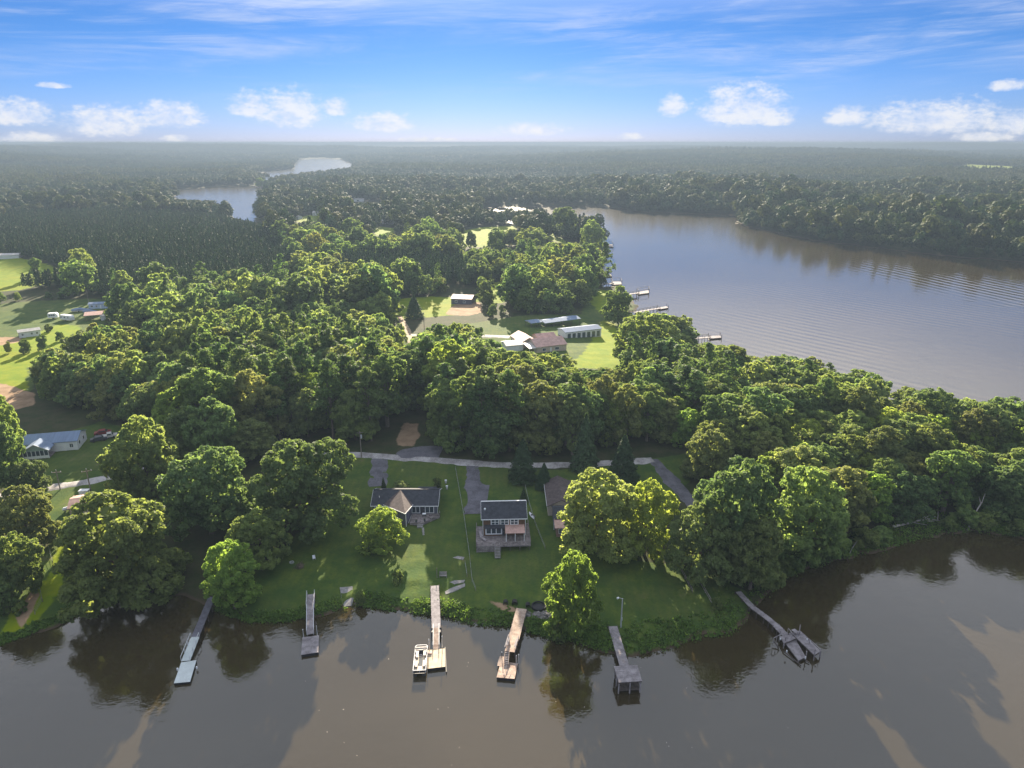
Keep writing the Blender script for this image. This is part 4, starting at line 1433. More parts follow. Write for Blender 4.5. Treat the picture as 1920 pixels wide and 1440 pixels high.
# ---- the grey one-storey house with the prow gable
def grey_house():
    o = G(760, 966)
    t = thing('ranch_house', o, 'grey one-storey house with charcoal roof, pointed front gable and wooden deck on the lawn', 'house')
    k = mpp(o)
    X = lambda px: (px - 760) * k
    x0, x1 = X(700), X(819.5)
    D, ze, zr = 8.6, 3.0, 4.9
    b = MB(); gable_walls(b, x0, x1, 0, D, -0.5, ze, zr)
    b.build('wall', M['siding_grey'], t)
    b = MB(); gable_roof(b, x0, x1, 0, D, ze, zr, 0.45)
    rf = b.build('roof', M['shingle'], t)
    MB().box(x0 - 0.45, x1 + 0.45, D / 2 - 0.14, D / 2 + 0.14, zr + 0.02, zr + 0.11).build('ridge_cap', M['shingle'], rf)
    MB().tube((x0 + 1.4, 1.9, 3.6), (x0 + 1.4, 1.9, 4.35), 0.07).build('vent_pipe', M['trim'], rf)
    # fascia, gutter and rakes
    kk = (zr - ze) / (D / 2)
    b = MB()
    zf = ze - 0.45 * kk
    b.box(x0 - 0.46, X(727), -0.53, -0.455, zf - 0.16, zf + 0.03); b.box(X(773), x1 + 0.46, -0.53, -0.455, zf - 0.16, zf + 0.03)
    b.build('gutter', M['trim'], t)
    for s in (x0 - 0.47, x1 + 0.47):
        MB().bar((s, -0.45, zf - 0.02), (s, D / 2, zr - 0.02), 0.05, 0.2).build('rake_board', M['trim'], t)
        MB().bar((s, D + 0.45, zf - 0.02), (s, D / 2, zr - 0.02), 0.05, 0.2).build('rake_board', M['trim'], t)
    MB().tube((x1 + 0.2, -0.15, 0.1), (x1 + 0.2, -0.15, ze - 0.2), 0.05).build('downspout', M['trim'], t)
    # the prow wing
    tb = G(762, 987)
    T = (tb.x - o.x, tb.y - o.y)
    zt = 3.35
    R0 = (X(748), D / 2 - 0.1, zr + 0.08)
    Lf, Rt = (X(724), -0.3), (X(772.5), -0.3)
    b = MB()
    b.slab([(Lf[0] - 0.5, Lf[1] + 0.0, ze + 0.10), (T[0] - 0.05, T[1] - 0.5, zt + 0.12), R0], 0.14)
    b.slab([(T[0] - 0.05, T[1] - 0.5, zt + 0.12), (Rt[0] + 0.45, Rt[1] + 0.0, ze + 0.10), R0], 0.14)
    wr = b.build('gable_roof', M['shingle_brown'], t)
    b = MB()
    for p in ((Lf[0] - 0.5, Lf[1]), (Rt[0] + 0.45, Rt[1])):
        b.bar((p[0], p[1] - 0.02, ze + 0.04), (T[0] - 0.05, T[1] - 0.53, zt + 0.06), 0.06, 0.2)
    b.build('rake_board', M['trim'], wr)
    b = MB()
    Lw, Rw = (Lf[0] + 0.1, 0.0), (Rt[0] - 0.1, 0.0)
    zl = 2.75
    b.face([(Lw[0], Lw[1], -0.5), (T[0], T[1], -0.5), (T[0], T[1], zt - 0.1), (Lw[0], Lw[1], zl)])
    b.face([(T[0], T[1], -0.5), (Rw[0], Rw[1], -0.5), (Rw[0], Rw[1], zl), (T[0], T[1], zt - 0.1)])
    b.build('gable_wall', M['siding_grey'], t)
    b = MB(); b.bar((T[0], T[1] - 0.05, -0.4), (T[0], T[1] - 0.05, zt - 0.12), 0.16); b.build('corner_post', M['trim'], t)
    MB().bar((Rw[0] + 0.02, Rw[1] - 0.5, 0.3), (T[0] + 0.45, T[1] + 0.7, 0.3), 0.1).build('sill_board', M['trim'], t)
    # windows and door on the deck side
    fz = 0.55
    window(t, X(773.5), X(787), fz + 0.2, fz + 2.05, 0.0, 2, fw=0.15)
    window(t, X(798.5), X(813), fz + 0.2, fz + 2.05, 0.0, 2, fw=0.15)
    door(t, X(789), X(796.5), fz, fz + 2.1, 0.0, 'dark_paint')
    window(t, X(706), X(714), fz + 0.6, fz + 1.95, 0.0, 2)
    for px in (703,):
        MB().box(X(px) - 0.06, X(px) + 0.06, -0.05, 0.05, -0.3, zf - 0.1).build('corner_board', M['trim'], t)
    side_window(t, 2.5, 4.0, 1.2, 2.3, x1, 1)
    # deck with cut corner, railing, planter, steps
    P1 = [(Rw[0] + 0.1, -0.25), (T[0] + 0.8, T[1] + 0.3), (X(781), T[1] + 0.2), (X(793), T[1] + 0.0), (X(800), T[1] + 0.6), (X(818), -2.2), (X(826), -1.4), (X(824), -0.25)]
    dk = MB()
    n = 44
    ys = np.linspace(T[1], -0.25, n + 1)
    def xr(y):
        xs = []
        for i in range(len(P1)):
            (ax, ay), (bx, by) = P1[i], P1[(i + 1) % len(P1)]
            if (ay > y) != (by > y): xs.append(ax + (bx - ax) * (y - ay) / (by - ay))
        return (min(xs), max(xs)) if len(xs) >= 2 else None
    for i in range(n):
        q = xr((ys[i] + ys[i + 1]) / 2)
        if q: dk.box(q[0], q[1], ys[i], ys[i + 1] - 0.02, fz - 0.05, fz + 0.004 * math.sin(i * 7.7))
    dko = dk.build('deck_boards', M['deck_wood'], t, kind='stuff')
    b = MB()
    for i in range(1, len(P1) - 1):
        (ax, ay), (bx, by) = P1[i], P1[i + 1]
        b.bar((ax, ay, 0.24), (bx, by, 0.24), 0.05, 0.52)
    b.build('deck_skirt', M['deck_wood'], t)
    pl = MB()
    c = (X(815), -2.0)
    for r0, z0, z1 in ((1.5, fz, fz + 0.45),):
        ring = [(c[0] + 1.5 * math.cos(a) * 1.0, c[1] + 1.0 * math.sin(a)) for a in (0.5, 1.9, 3.3, 4.4, 5.6)]
        for i in range(5):
            p, q = ring[i], ring[(i + 1) % 5]
            pl.bar((p[0], p[1], fz + 0.24), (q[0], q[1], fz + 0.24), 0.16, 0.46)
    pl.build('planter', M['deck_wood'], t)
    b = MB()
    for i in range(5, 7):
        (ax, ay), (bx, by) = P1[i], P1[i + 1]
        b.bar((ax, ay, fz + 0.95), (bx, by, fz + 0.95), 0.1, 0.05)
        for u in np.linspace(0, 1, 6): b.bar((ax + (bx - ax) * u, ay + (by - ay) * u, fz), (ax + (bx - ax) * u, ay + (by - ay) * u, fz + 0.95), 0.06)
    b.build('railing', M['deck_wood'], t)
    st = MB()
    for i, (za, yy) in enumerate(((0.36, -0.25), (0.18, -0.65))):
        st.box(X(787.5), X(798), T[1] + yy - 0.18, T[1] + yy + 0.18, za - 0.5, za)
    st.build('step', M['concrete'], t)
    # back porch roof seen over the ridge
    b = MB(); b.box(X(775), X(812), D, D + 2.4, 2.2, 2.32); b.build('back_porch_roof', M['shingle'], t)
    return t, o, k, fz, T


GH, GHo, GHk, GHfz, GHT = grey_house()
def on_grey_deck(px, dy): return (GHo.x + (px - 760) * GHk, GHo.y + dy, GHo.z + GHfz)
for (px, dy, nm, lab) in ((797.5, -1.9, 'grill', 'white-lidded grill standing on the deck of the grey house'),):
    x, y, z = on_grey_deck(px, dy)
    t = thing(nm, (x, y, z), lab, 'grill')
    MB().box(-0.45, 0.45, -0.25, 0.25, 0.5, 0.85).build('body', M['dark_paint'], t)
    b = MB(); b.tube((-0.42, 0, 0.85), (0.42, 0, 0.85), 0.26, 0.26, 10); b.build('lid', M['white_paint'], t)
    for sx in (-0.4, 0.4):
        for sy in (-0.2, 0.2): MB().bar((sx, sy, 0), (sx, sy, 0.5), 0.05).build('leg', M['dark_paint'], t)
for i, (px, lab) in enumerate(((785, 'dark plant pot left of the grey house deck steps'), (800, 'dark plant pot right of the grey house deck steps'))):
    x, y, z = on_grey_deck(px, GHT[1] + (0.55 if i == 0 else 1.0))
    t = thing('plant_pot', (x, y, z), lab, 'plant pot', 'plant pots by the deck steps')
    MB().tube((0, 0, 0), (0, 0, 0.45), 0.17, 0.26, 10).build('pot', M['dark_paint'], t)
    b = MB()
    for q in range(14):
        a = q * 2.4; b.bar((0, 0, 0.4), (0.28 * math.cos(a), 0.28 * math.sin(a), 0.65 + 0.03 * (q % 4)), 0.05, 0.02)
    b.build('plant', M['conifer'], t)


# ---- the brown two-storey house
def brown_house():
    FLp, FRp = G(906, 1014), G(985, 1012)
    o = (FLp + FRp) / 2; d = FRp - FLp
    rz = math.radians(2.5)
    t = thing('lake_house', o, 'brown two-storey house with white windows, tan porch roof and wraparound wooden deck', 'house', rz=rz)
    W = math.hypot(d.x, d.y) * 1.0
    x0, x1 = -W / 2, W / 2
    k = W / 79.0
    X = lambda px: (px - 945.5) * k
    fz = 1.3                                    # deck and floor level above the lawn
    D, ze, zr = 8.2, fz + 4.7, fz + 6.75
    b = MB(); gable_walls(b, x0, x1, 0, D, -0.8, ze, zr); b.build('wall', M['siding_brown'], t)
    b = MB(); gable_roof(b, x0, x1, 0, D, ze, zr, 0.4); rf = b.build('roof', M['shingle'], t)
    MB().box(x0 - 0.4, x1 + 0.4, D / 2 - 0.16, D / 2 + 0.16, zr + 0.03, zr + 0.12).build('ridge_cap', M['trim'], rf)
    v = MB(); v.tube((x0 + 0.5, 2.1, ze + 0.9), (x0 + 0.5, 2.1, ze + 1.35), 0.22, 0.22, 12); v.build('flue', M['trim'], rf)
    kk = (zr - ze) / (D / 2); zf = ze - 0.4 * kk
    MB().box(x0 - 0.42, x1 + 0.42, -0.48, -0.405, zf - 0.14, zf + 0.05).build('gutter', M['trim'], t)
    for s in (x0 - 0.42, x1 + 0.42):
        MB().bar((s, -0.4, zf), (s, D / 2, zr), 0.05, 0.2).build('rake_board', M['trim'], t)
    for s in (x0, x1):
        MB().box(s - 0.06, s + 0.06, -0.06, 0.06, fz, zf).build('corner_board', M['trim'], t)
    # upper windows in three pairs
    for a, c in ((922.2, 934.8), (940, 952.6), (958, 970.5)):
        window(t, X(a), X(c), ze - 1.75, ze - 0.55, 0.0, 2, 2, fw=0.22)
    # shadowed skirt roof between the storeys
    b = MB(); b.slab([(x0 + 0.3, -1.1, fz + 2.55), (X(947), -1.1, fz + 2.55), (X(947), 0, fz + 2.95), (x0 + 0.3, 0, fz + 2.95)], 0.1); b.build('skirt_roof', M['shingle'], t)
    window(t, X(912.5), X(939.5), fz + 0.6, fz + 1.9, 0.0, 3, 1, fw=0.26)
    door(t, X(941.5), X(946), fz, fz + 2.05, 0.0, 'dark_paint')
    # tan porch roof on posts
    b = MB(); b.slab([(X(947), -2.9, fz + 2.25), (X(983), -2.9, fz + 2.25), (X(983), -0.02, fz + 2.85), (X(947), -0.02, fz + 2.85)], 0.1); b.build('porch_roof', M['metal_pink'], t)
    for px in (948.5, 965, 981.5):
        MB().bar((X(px), -2.7, fz), (X(px), -2.7, fz + 2.2), 0.14).build('post', M['trim'], t)
    window(t, X(951), X(961), fz + 0.7, fz + 1.8, 0.0, 2)
    window(t, X(968), X(978), fz + 0.7, fz + 1.8, 0.0, 2)
    # deck
    dx0, dx1, dy0 = X(893.5), X(992.5), -4.4
    b = MB(); boards(b, dx0, dx1, dy0, -0.02, fz, 0.16, 0.02, 0.05, 'x', 0.006, 3)
    boards(b, dx0, x0 - 0.02, -0.02, 4.5, fz, 0.16, 0.02, 0.05, 'x', 0.006, 4); boards(b, x1 + 0.02, dx1, -0.02, 5.5, fz, 0.16, 0.02, 0.05, 'x', 0.006, 5)
    b.build('deck_boards', M['deck_wood'], t, kind='stuff')
    b = MB(); b.box(dx0, dx1, dy0 - 0.06, dy0, fz - 0.3, fz + 0.01); b.box(dx0 - 0.06, dx0, dy0, 4.5, fz - 0.3, fz + 0.01); b.box(dx1, dx1 + 0.06, dy0, 5.5, fz - 0.3, fz + 0.01)
    b.box(dx0, X(926), dy0 - 0.03, dy0 + 0.03, -0.5, fz - 0.3)
    b.build('deck_skirt', M['deck_wood'], t)
    for px in (895, 910, 938, 955, 973, 991):
        MB().bar((X(px), dy0 + 0.2, -1.2), (X(px), dy0 + 0.2, fz - 0.06), 0.16).build('deck_post', M['pile'], t)
    b = MB()
    for (ax, ay, bx, by) in ((dx0, dy0, X(926), dy0), (X(937), dy0, dx1, dy0), (dx0, dy0, dx0, 4.5), (dx1, dy0, dx1, 5.5)):
        L = math.hypot(bx - ax, by - ay)
        b.bar((ax, ay, fz + 0.95), (bx, by, fz + 0.95), 0.12, 0.05); b.bar((ax, ay, fz + 0.5), (bx, by, fz + 0.5), 0.05, 0.08)
        for u in np.linspace(0, 1, max(2, int(L / 1.5))):
            b.bar((ax + (bx - ax) * u, ay + (by - ay) * u, fz), (ax + (bx - ax) * u, ay + (by - ay) * u, fz + 0.95), 0.1)
    b.build('railing', M['deck_wood'], t)
    st = MB(); n = 8
    stairs(st, X(927.5), X(935.8), dy0 - 0.02, fz, n, 0.36, 0.17)
    sto = st.build('stair', M['concrete'], t)
    b = MB()
    for px in (927, 936.3):
        b.bar((X(px), dy0, fz - 0.1), (X(px), dy0 - n * 0.36, fz - n * 0.17 - 0.1), 0.08, 0.22)
        b.bar((X(px), dy0, fz + 0.85), (X(px), dy0 - n * 0.36, fz - n * 0.17 + 0.75), 0.08, 0.06)
    b.build('stringer', M['dock_grey'], sto)
    # slide down to the deck corner at the left
    b = MB(); p = [(x0 - 0.7, 2.2, fz + 0.9), (x0 - 0.6, 0.2, fz + 0.7), (x0 - 0.3, -1.6, fz + 0.4), (x0 + 0.7, -2.4, fz + 0.25)]
    for i in range(3): b.bar(p[i], p[i + 1], 0.7, 0.16)
    b.build('bench', M['dock_grey'], t)
    side_window(t, 1.5, 3.0, ze - 1.6, ze - 0.6, x1, 1); side_window(t, 4.5, 6.0, ze - 1.6, ze - 0.6, x1, 1)
    return t


brown_house()


# ---- the stone-fronted house half hidden by the leafy tree
def stone_house():
    o = G(1062, 1006)
    t = thing('stone_house', o, 'long brown-roofed house with stone front and white rail, half hidden by leafy trees', 'house', rz=math.radians(1))
    k = mpp(o); X = lambda px: (px - 1062) * k
    x0, x1 = X(1043), X(1100)
    MB().box(x0, x1, 0, 3.6, -0.6, 2.5).build('front_wall', M['brick_wall'], t)
    b = MB(); b.slab([(x0 - 0.4, -0.5, 2.55), (x1 + 0.4, -0.5, 2.55), (x1 + 0.4, 3.0, 3.0), (x0 - 0.4, 3.0, 3.0)], 0.12); b.build('porch_roof', M['metal_pink'], t)
    y1 = 4.2
    b = MB(); gable_walls(b, x0 - 0.3, x1, 3.0, 9.0, -0.6, 3.3, 4.6); b.build('wall', M['siding_grey'], t)
    b = MB(); gable_roof(b, x0 - 0.3, x1, 3.0, 9.0, 3.3, 4.6, 0.3); b.build('roof', M['shingle'], t)
    b = MB(); gable_walls(b, X(1032), X(1085), 9.02, 22.0, -0.6, 3.3, 4.9, 'y'); b.build('back_wall', M['siding_tan'], t)
    b = MB(); gable_roof(b, X(1032), X(1085), 9.02, 22.0, 3.3, 4.9, 0.3, axis='y'); b.build('back_roof', M['shingle_brown'], t)
    MB().bar((X(1032) - 0.32, 8.8, 3.2), (X(1032) - 0.32, 22.3, 3.2), 0.06, 0.18).build('gutter', M['trim'], t)
    MB().bar((x0 - 0.35, 2.7, 0.0), (x0 - 0.35, 2.7, 3.2), 0.1).build('downspout', M['trim'], t)
    window(t, X(1072), X(1080), 0.9, 2.0, 0.0, 2); window(t, X(1048), X(1056), 0.9, 2.0, 0.0, 2, frame='trim')
    b = MB()
    b.bar((X(1068), -1.4, 0.9), (X(1090), -1.4, 0.9), 0.06); b.bar((X(1068), -1.4, 0.15), (X(1090), -1.4, 0.15), 0.06)
    for px in np.linspace(1068, 1090, 12): b.bar((X(px), -1.4, -0.1), (X(px), -1.4, 0.9), 0.05)
    b.build('railing', M['trim'], t)


stone_house()

# ---- white ranch house at the left with the gabled screen porch
def white_house():
    t, W = house('white_house', 'long white house with pale metal roof and green-gabled screen porch on the left lawn', 'house', (44, 852), (147, 843), 8.2, 3.0, 1.5, 'siding_white', 'metal_roof',
                 wins=((0.86, 0.92, 1.0, 2.1, 2),), doors=((0.745, 0.785),), ov=0.3)
    x0 = -W / 2
    px0, px1 = x0 + 0.12 * W, x0 + 0.58 * W
    pm = (px0 + px1) / 2; yd = -4.6
    b = MB(); gable_walls(b, px0 + 0.2, px1 - 0.2, yd + 0.12, -0.02, 2.35, 2.6, 4.3, 'y'); b.build('gable_wall', M['green_metal'], t)
    b = MB(); gable_roof(b, px0, px1, yd, 0.0, 2.6, 4.5, 0.25, axis='y'); b.build('porch_roof', M['metal_roof'], t)
    b = MB()
    b.bar((px0 - 0.25, yd - 0.3, 2.55), (pm, yd - 0.3, 4.5), 0.06, 0.2); b.bar((px1 + 0.25, yd - 0.3, 2.55), (pm, yd - 0.3, 4.5), 0.06, 0.2)
    b.build('rake_board', M['trim'], t)
    for x in np.linspace(px0 + 0.1, px1 - 0.1, 7):
        MB().bar((x, yd, -1.0), (x, yd, 2.5), 0.14).build('post', M['trim'], t)
    MB().box(px0, px1, yd - 0.05, yd + 0.02, 0.15, 0.95).build('parapet', M['trim'], t)
    MB().box(px0, px1, yd, -0.02, -0.05, 0.14).build('porch_floor', M['deck_wood'], t)
    MB().box(px0 + 0.1, px1 - 0.1, yd + 0.1, yd + 0.13, 0.95, 2.35).build('screen', M['glass'], t)
    x1 = W / 2
    side_window(t, 1.4, 2.4, 1.2, 2.2, x1, 1); side_window(t, 5.0, 6.0, 1.2, 2.2, x1, 1)
    return t


white_house()

house('mobile_home', 'tan mobile home with pinkish roof behind the top of the huge waterside oak', 'mobile home', (133, 972), (196, 964), 6.5, 3.0, 0.9, 'siding_tan', 'metal_pink', wins=((0.1, 0.2, 1.0, 2.0, 2), (0.6, 0.7, 1.0, 2.0, 2)), doors=((0.35, 0.41),))
house('mobile_home', 'white mobile home standing on the sunlit meadow at the left', 'mobile home', (37, 634), (77, 629), 5.0, 2.9, 0.7, 'siding_white', 'metal_white', wins=((0.12, 0.2, 1.1, 2.0, 2), (0.55, 0.63, 1.1, 2.0, 2), (0.8, 0.88, 1.1, 2.0, 2)), doors=((0.36, 0.42),))
house('mobile_home', 'pale blue mobile home below the dark pine wood', 'mobile home', (167, 579), (206, 578), 5.0, 2.8, 0.6, 'siding_blue', 'metal_roof', wins=((0.1, 0.2, 1.1, 2.0, 2), (0.34, 0.42, 1.1, 2.0, 2), (0.76, 0.86, 1.1, 2.0, 2)), doors=((0.55, 0.6),))
house('pavilion', 'open pavilion with tan metal roof in the farmyard', 'pavilion', (160, 602), (192, 600), 9.0, 3.0, 0.8, 'siding_tan', 'metal_pink', open_walls=True)
house('storage_shed', 'small white-roofed shed touching the right end of the pavilion', 'shed', (190, 601), (200, 600), 5.0, 2.4, 0.5, 'siding_white', 'metal_white')
house('long_barn', 'long low white-roofed barn at the far edge of the upper left meadow', 'barn', (-12, 487), (36, 484), 8.0, 3.0, 1.0, 'siding_white', 'metal_white')

house('long_building', 'long white building with blue metal roof and row of bays on the bright lawn', 'building', (1060, 634), (1127, 631), 8.0, 4.0, 0.9, 'siding_white', 'metal_roof',
      wins=tuple((0.06 + i * 0.135, 0.15 + i * 0.135, 0.4, 3.1, 1) for i in range(7)), ov=0.3)
house('open_shed', 'long open shed with blue metal roof behind the long white building', 'shed', (1022, 614), (1087, 610), 7.0, 3.6, 0.7, 'siding_white', 'metal_roof', open_walls=True)
house('carport', 'short blue-roofed carport left of the long open shed', 'carport', (996, 615), (1015, 613), 6.0, 2.6, 0.5, 'siding_white', 'metal_roof', open_walls=True)


def tan_house():
    t, W = house('tan_house', 'rambling house with broad pinkish-tan roofs beside the long white building', 'house', (1006, 662), (1062, 657), 11.5, 3.0, 2.2, 'siding_tan', 'metal_pink', wins=((0.2, 0.3, 0.9, 2.0, 2), (0.62, 0.74, 0.9, 2.0, 2)), doors=((0.45, 0.5),))
    x0, x1 = -W / 2, W / 2
    b = MB(); gable_walls(b, x0 - 3.5, x0 + 4.0, 9.0, 22.0, -0.6, 3.0, 4.9, 'y'); b.build('wing_wall', M['siding_tan'], t)
    b = MB(); gable_roof(b, x0 - 3.5, x0 + 4.0, 9.0, 22.0, 3.0, 4.9, 0.35, axis='y'); b.build('wing_roof', M['metal_pink'], t)
    b = MB(); gable_walls(b, x0 + 6.0, x1 + 0.5, 12.0, 19.5, -0.6, 3.0, 4.4); b.build('rear_wall', M['siding_tan'], t)
    b = MB(); gable_roof(b, x0 + 6.0, x1 + 0.5, 12.0, 19.5, 3.0, 4.4, 0.35); b.build('rear_roof', M['metal_pink'], t)
    b = MB(); b.slab([(x0 - 3.6, -0.6, 2.7), (x0 + 2.0, -0.6, 2.7), (x0 + 2.0, 7.0, 3.3), (x0 - 3.6, 7.0, 3.3)], 0.12); b.build('porch_roof', M['metal_white'], t)
    for x in (x0 - 3.4, x0 - 0.9):
        MB().bar((x, -0.4, -0.4), (x, -0.4, 2.65), 0.14).build('post', M['trim'], t)


tan_house()
house('storage_shed', 'white-roofed shed left of the rambling tan-roofed house', 'shed', (950, 660), (981, 657), 7.5, 2.8, 0.9, 'siding_white', 'metal_white', doors=((0.6, 0.75),))
house('storage_shed', 'little red-walled shed deep in the gap between the trees below the tan-roofed house', 'shed', (925, 722), (938, 721), 5.0, 2.3, 0.6, 'red_paint', 'metal_white')
house('meadow_house', 'low house with white and tan roof at the far side of the sunny meadow', 'house', (846, 570), (884, 571), 11.0, 3.2, 1.3, 'siding_grey', 'metal_pink', wins=((0.2, 0.3, 1.0, 2.1, 2), (0.6, 0.7, 1.0, 2.1, 2)))
house('lane_house', 'grey-blue roofed house in the trees with a white car in front', 'house', (926, 519), (946, 518), 8.0, 2.9, 1.0, 'siding_blue', 'metal_roof', wins=((0.3, 0.4, 1.0, 2.0, 1),))
FAR = [(728, 420, 24, 'white-roofed far house left of the row of round trees'), (893, 417, 14, 'small white-roofed far house right of the dark block of pines'), (548, 412, 22, 'grey-roofed far house by the little bright field near the bright narrow lake'),
       (665, 378, 34, 'long pale far building at the edge of the cleared far shore'), (592, 404, 12, 'tiny white far house above the little bright field'), (1000, 417, 16, 'small grey far house among the trees of the lake point'),
       (1008, 432, 18, 'white-roofed far house below the trees of the lake point'), (1557, 343, 18, 'white far building in the wood across the big lake'), (1822, 343, 20, 'pale long far building below the far right field'),
       (880, 415, 12, 'tan far cottage between the dark pines and the striped meadow'), (1393, 331, 10, 'tiny white far house high in the wood across the lake'), (70, 365, 14, 'tiny pale far house in the haze at the left')]
for (cx, by, w, lab) in FAR:
    house('far_house', lab, 'house', (cx - w / 2, by), (cx + w / 2, by), 9.0, 3.4, 1.6, 'siding_white', 'metal_white', wins=((0.2, 0.32, 1.0, 2.2, 1), (0.62, 0.74, 1.0, 2.2, 1)), doors=((0.45, 0.52),))
# ------------------------------------------------------------------ docks and the boat
def frame(a, b):
    """along, across and length of a run from a to b"""
    d = Vector((b[0] - a[0], b[1] - a[1], 0)); L = d.length; d.normalize()
    return d, Vector((d.y, -d.x, 0)), L


def run_boards(b, a, c, w, step=0.16, gap=0.025, th=0.05, seed=2, jit=0.008, edge=0.03):
    """boards laid across a run from a to c (with heights)"""
    d, r, L = frame(a, c); rng = random.Random(seed)
    n = max(2, int(L / step))
    for i in range(n):
        t0 = i / n; t1 = (i + 1) / n - gap / L
        p = Vector(a).lerp(Vector(c), t0); q = Vector(a).lerp(Vector(c), t1)
        z = Vector((0, 0, rng.uniform(-jit, jit))); e0 = rng.uniform(-edge, edge); e1 = rng.uniform(-edge, edge)
        A = p - r * (w / 2 + e0) + z; B = p + r * (w / 2 + e1) + z; Cc = q + r * (w / 2 + e1) + z; D = q - r * (w / 2 + e0) + z
        dn = Vector((0, 0, th))
        b.hexa([A - dn, B - dn, Cc - dn, D - dn, A, B, Cc, D])


def walkway(t, off, a, c, w, mat, name='walkway', step=0.16, piles=True, seed=1, rail=None, pile_every=3.0, beams='pile'):
    b = MB(); run_boards(b, a, c, w, step, seed=seed)
    wk = b.build(name, M[mat], t, off, kind='stuff')
    d, r, L = frame(a, c)
    b = MB()
    for s in (-1, 1):
        e = r * (w / 2 - 0.08) * s
        b.bar(Vector(a) + e - Vector((0, 0, 0.16)), Vector(c) + e - Vector((0, 0, 0.16)), 0.08, 0.2)
    b.build('stringer', M[beams], t, off)
    if piles:
        n = max(2, int(L / pile_every))
        for i in range(n + 1):
            p = Vector(a).lerp(Vector(c), i / n)
            for s in (-1, 1):
                q = p + r * (w / 2 + 0.02) * s
                MB().tube((q.x, q.y, -2.5), (q.x, q.y, p.z + 0.04), 0.11, 0.11, 6).build('pile', M['pile'], t, off)
    if rail:
        for s in rail:
            b = MB(); e = r * (w / 2 - 0.02) * s; up = Vector((0, 0, 0.95))
            b.bar(Vector(a) + e + up, Vector(c) + e + up, 0.09, 0.09)
            n = max(2, int(L / 1.6))
            for i in range(n + 1):
                p = Vector(a).lerp(Vector(c), i / n) + e
                b.bar(p, p + up, 0.08)
            b.build('railing', M['galv'], t, off)
    return wk


def platform(t, off, quad, z, mat, step=0.16, th=0.45, frame_mat='float', seed=3, name='platform', along=True, fill=0.86):
    """a floating platform: boards on a dark float; quad = back-left, back-right, front-right, front-left (x, y)"""
    BL, BR, FR_, FL_ = [Vector((p[0], p[1], z)) for p in quad]
    b = MB(); n = max(3, int(((FL_ - BL).length if along else (BR - BL).length) / step)); rng = random.Random(seed)
    for i in range(n):
        t0 = i / n; t1 = (i + fill) / n; dz = Vector((0, 0, rng.uniform(-.006, .006))); dn = Vector((0, 0, 0.05))
        if along: q = [BL.lerp(FL_, t1), BR.lerp(FR_, t1), BR.lerp(FR_, t0), BL.lerp(FL_, t0)]
        else: q = [BL.lerp(BR, t0), FL_.lerp(FR_, t0), FL_.lerp(FR_, t1), BL.lerp(BR, t1)]
        q = [p + dz for p in q]
        b.hexa([p - dn for p in q] + q)
    b.build('decking', M[mat], t, off, kind='stuff')
    c = (BL + BR + FR_ + FL_) / 4
    b = MB(); q = [c + (p - c) * 0.985 for p in (FL_, FR_, BR, BL)]
    b.hexa([p - Vector((0, 0, th)) for p in q] + [p - Vector((0, 0, 0.055)) for p in q])
    b.build('float', M[frame_mat], t, off)
    return (BL, BR, FR_, FL_)


def guide_pole(t, off, p, h, mat='galv', z0=-2.0):
    b = MB(); b.tube((p.x, p.y, z0), (p.x, p.y, h), 0.07, 0.07, 8)
    o = b.build('guide_pole', M[mat], t, off)
    MB().tube((p.x, p.y, h), (p.x, p.y, h + 0.12), 0.1, 0.03, 8).build('cap', M['trim'], o, off)


# 1: slate walkway with white floating platform
def dock_white():
    a = P(397, 1119, 1.5); m = P(366, 1194, 1.15); n = P(348, 1239, 0.55)
    t = thing('dock', a, 'dock with slate grey walkway, pale ramp and white floating platform', 'dock', 'docks of the near shore'); off = t.location
    walkway(t, off, a, m, 1.45, 'dock_dark', seed=11)
    walkway(t, off, m, n, 1.55, 'dock_white', 'ramp', piles=False, rail=(1, -1), seed=12, beams='galv')
    platform(t, off, [P(339.5, 1242, 0.5).xy, P(368.5, 1237.5, 0.5).xy, P(356.5, 1278, 0.5).xy, P(326, 1281, 0.5).xy], 0.5, 'dock_white', 0.5, seed=4, along=False, fill=0.975)
    for px, py in ((369, 1252), (333, 1255)):
        p = P(px, py, 0.5); MB().box(p.x - 0.12, p.x + 0.12, p.y - 0.12, p.y + 0.12, 0.3, 0.75).build('pile_guide', M['trim'], t, off)


dock_white()


def dock_grey():
    a = P(583, 1114, 1.9); m = P(582, 1140, 1.6); n = P(582, 1189, 0.6)
    t = thing('dock', a, 'dock with narrow grey ramp and small weathered grey float left of the boat ramp', 'dock', 'docks of the near shore'); off = t.location
    walkway(t, off, a, m, 1.55, 'dock_grey', seed=21, rail=(1, -1))
    walkway(t, off, m, n, 1.35, 'dock_grey', 'ramp', piles=False, rail=(1, -1), seed=22, beams='galv')
    q = platform(t, off, [P(567, 1195, .55).xy, P(598, 1191, .55).xy, P(597, 1223, .55).xy, P(564.5, 1228, .55).xy], 0.55, 'dock_grey', 0.19, 0.6, seed=5)
    guide_pole(t, off, P(569.5, 1196, .5), 2.4); guide_pole(t, off, P(595, 1191, .5), 2.6)


dock_grey()


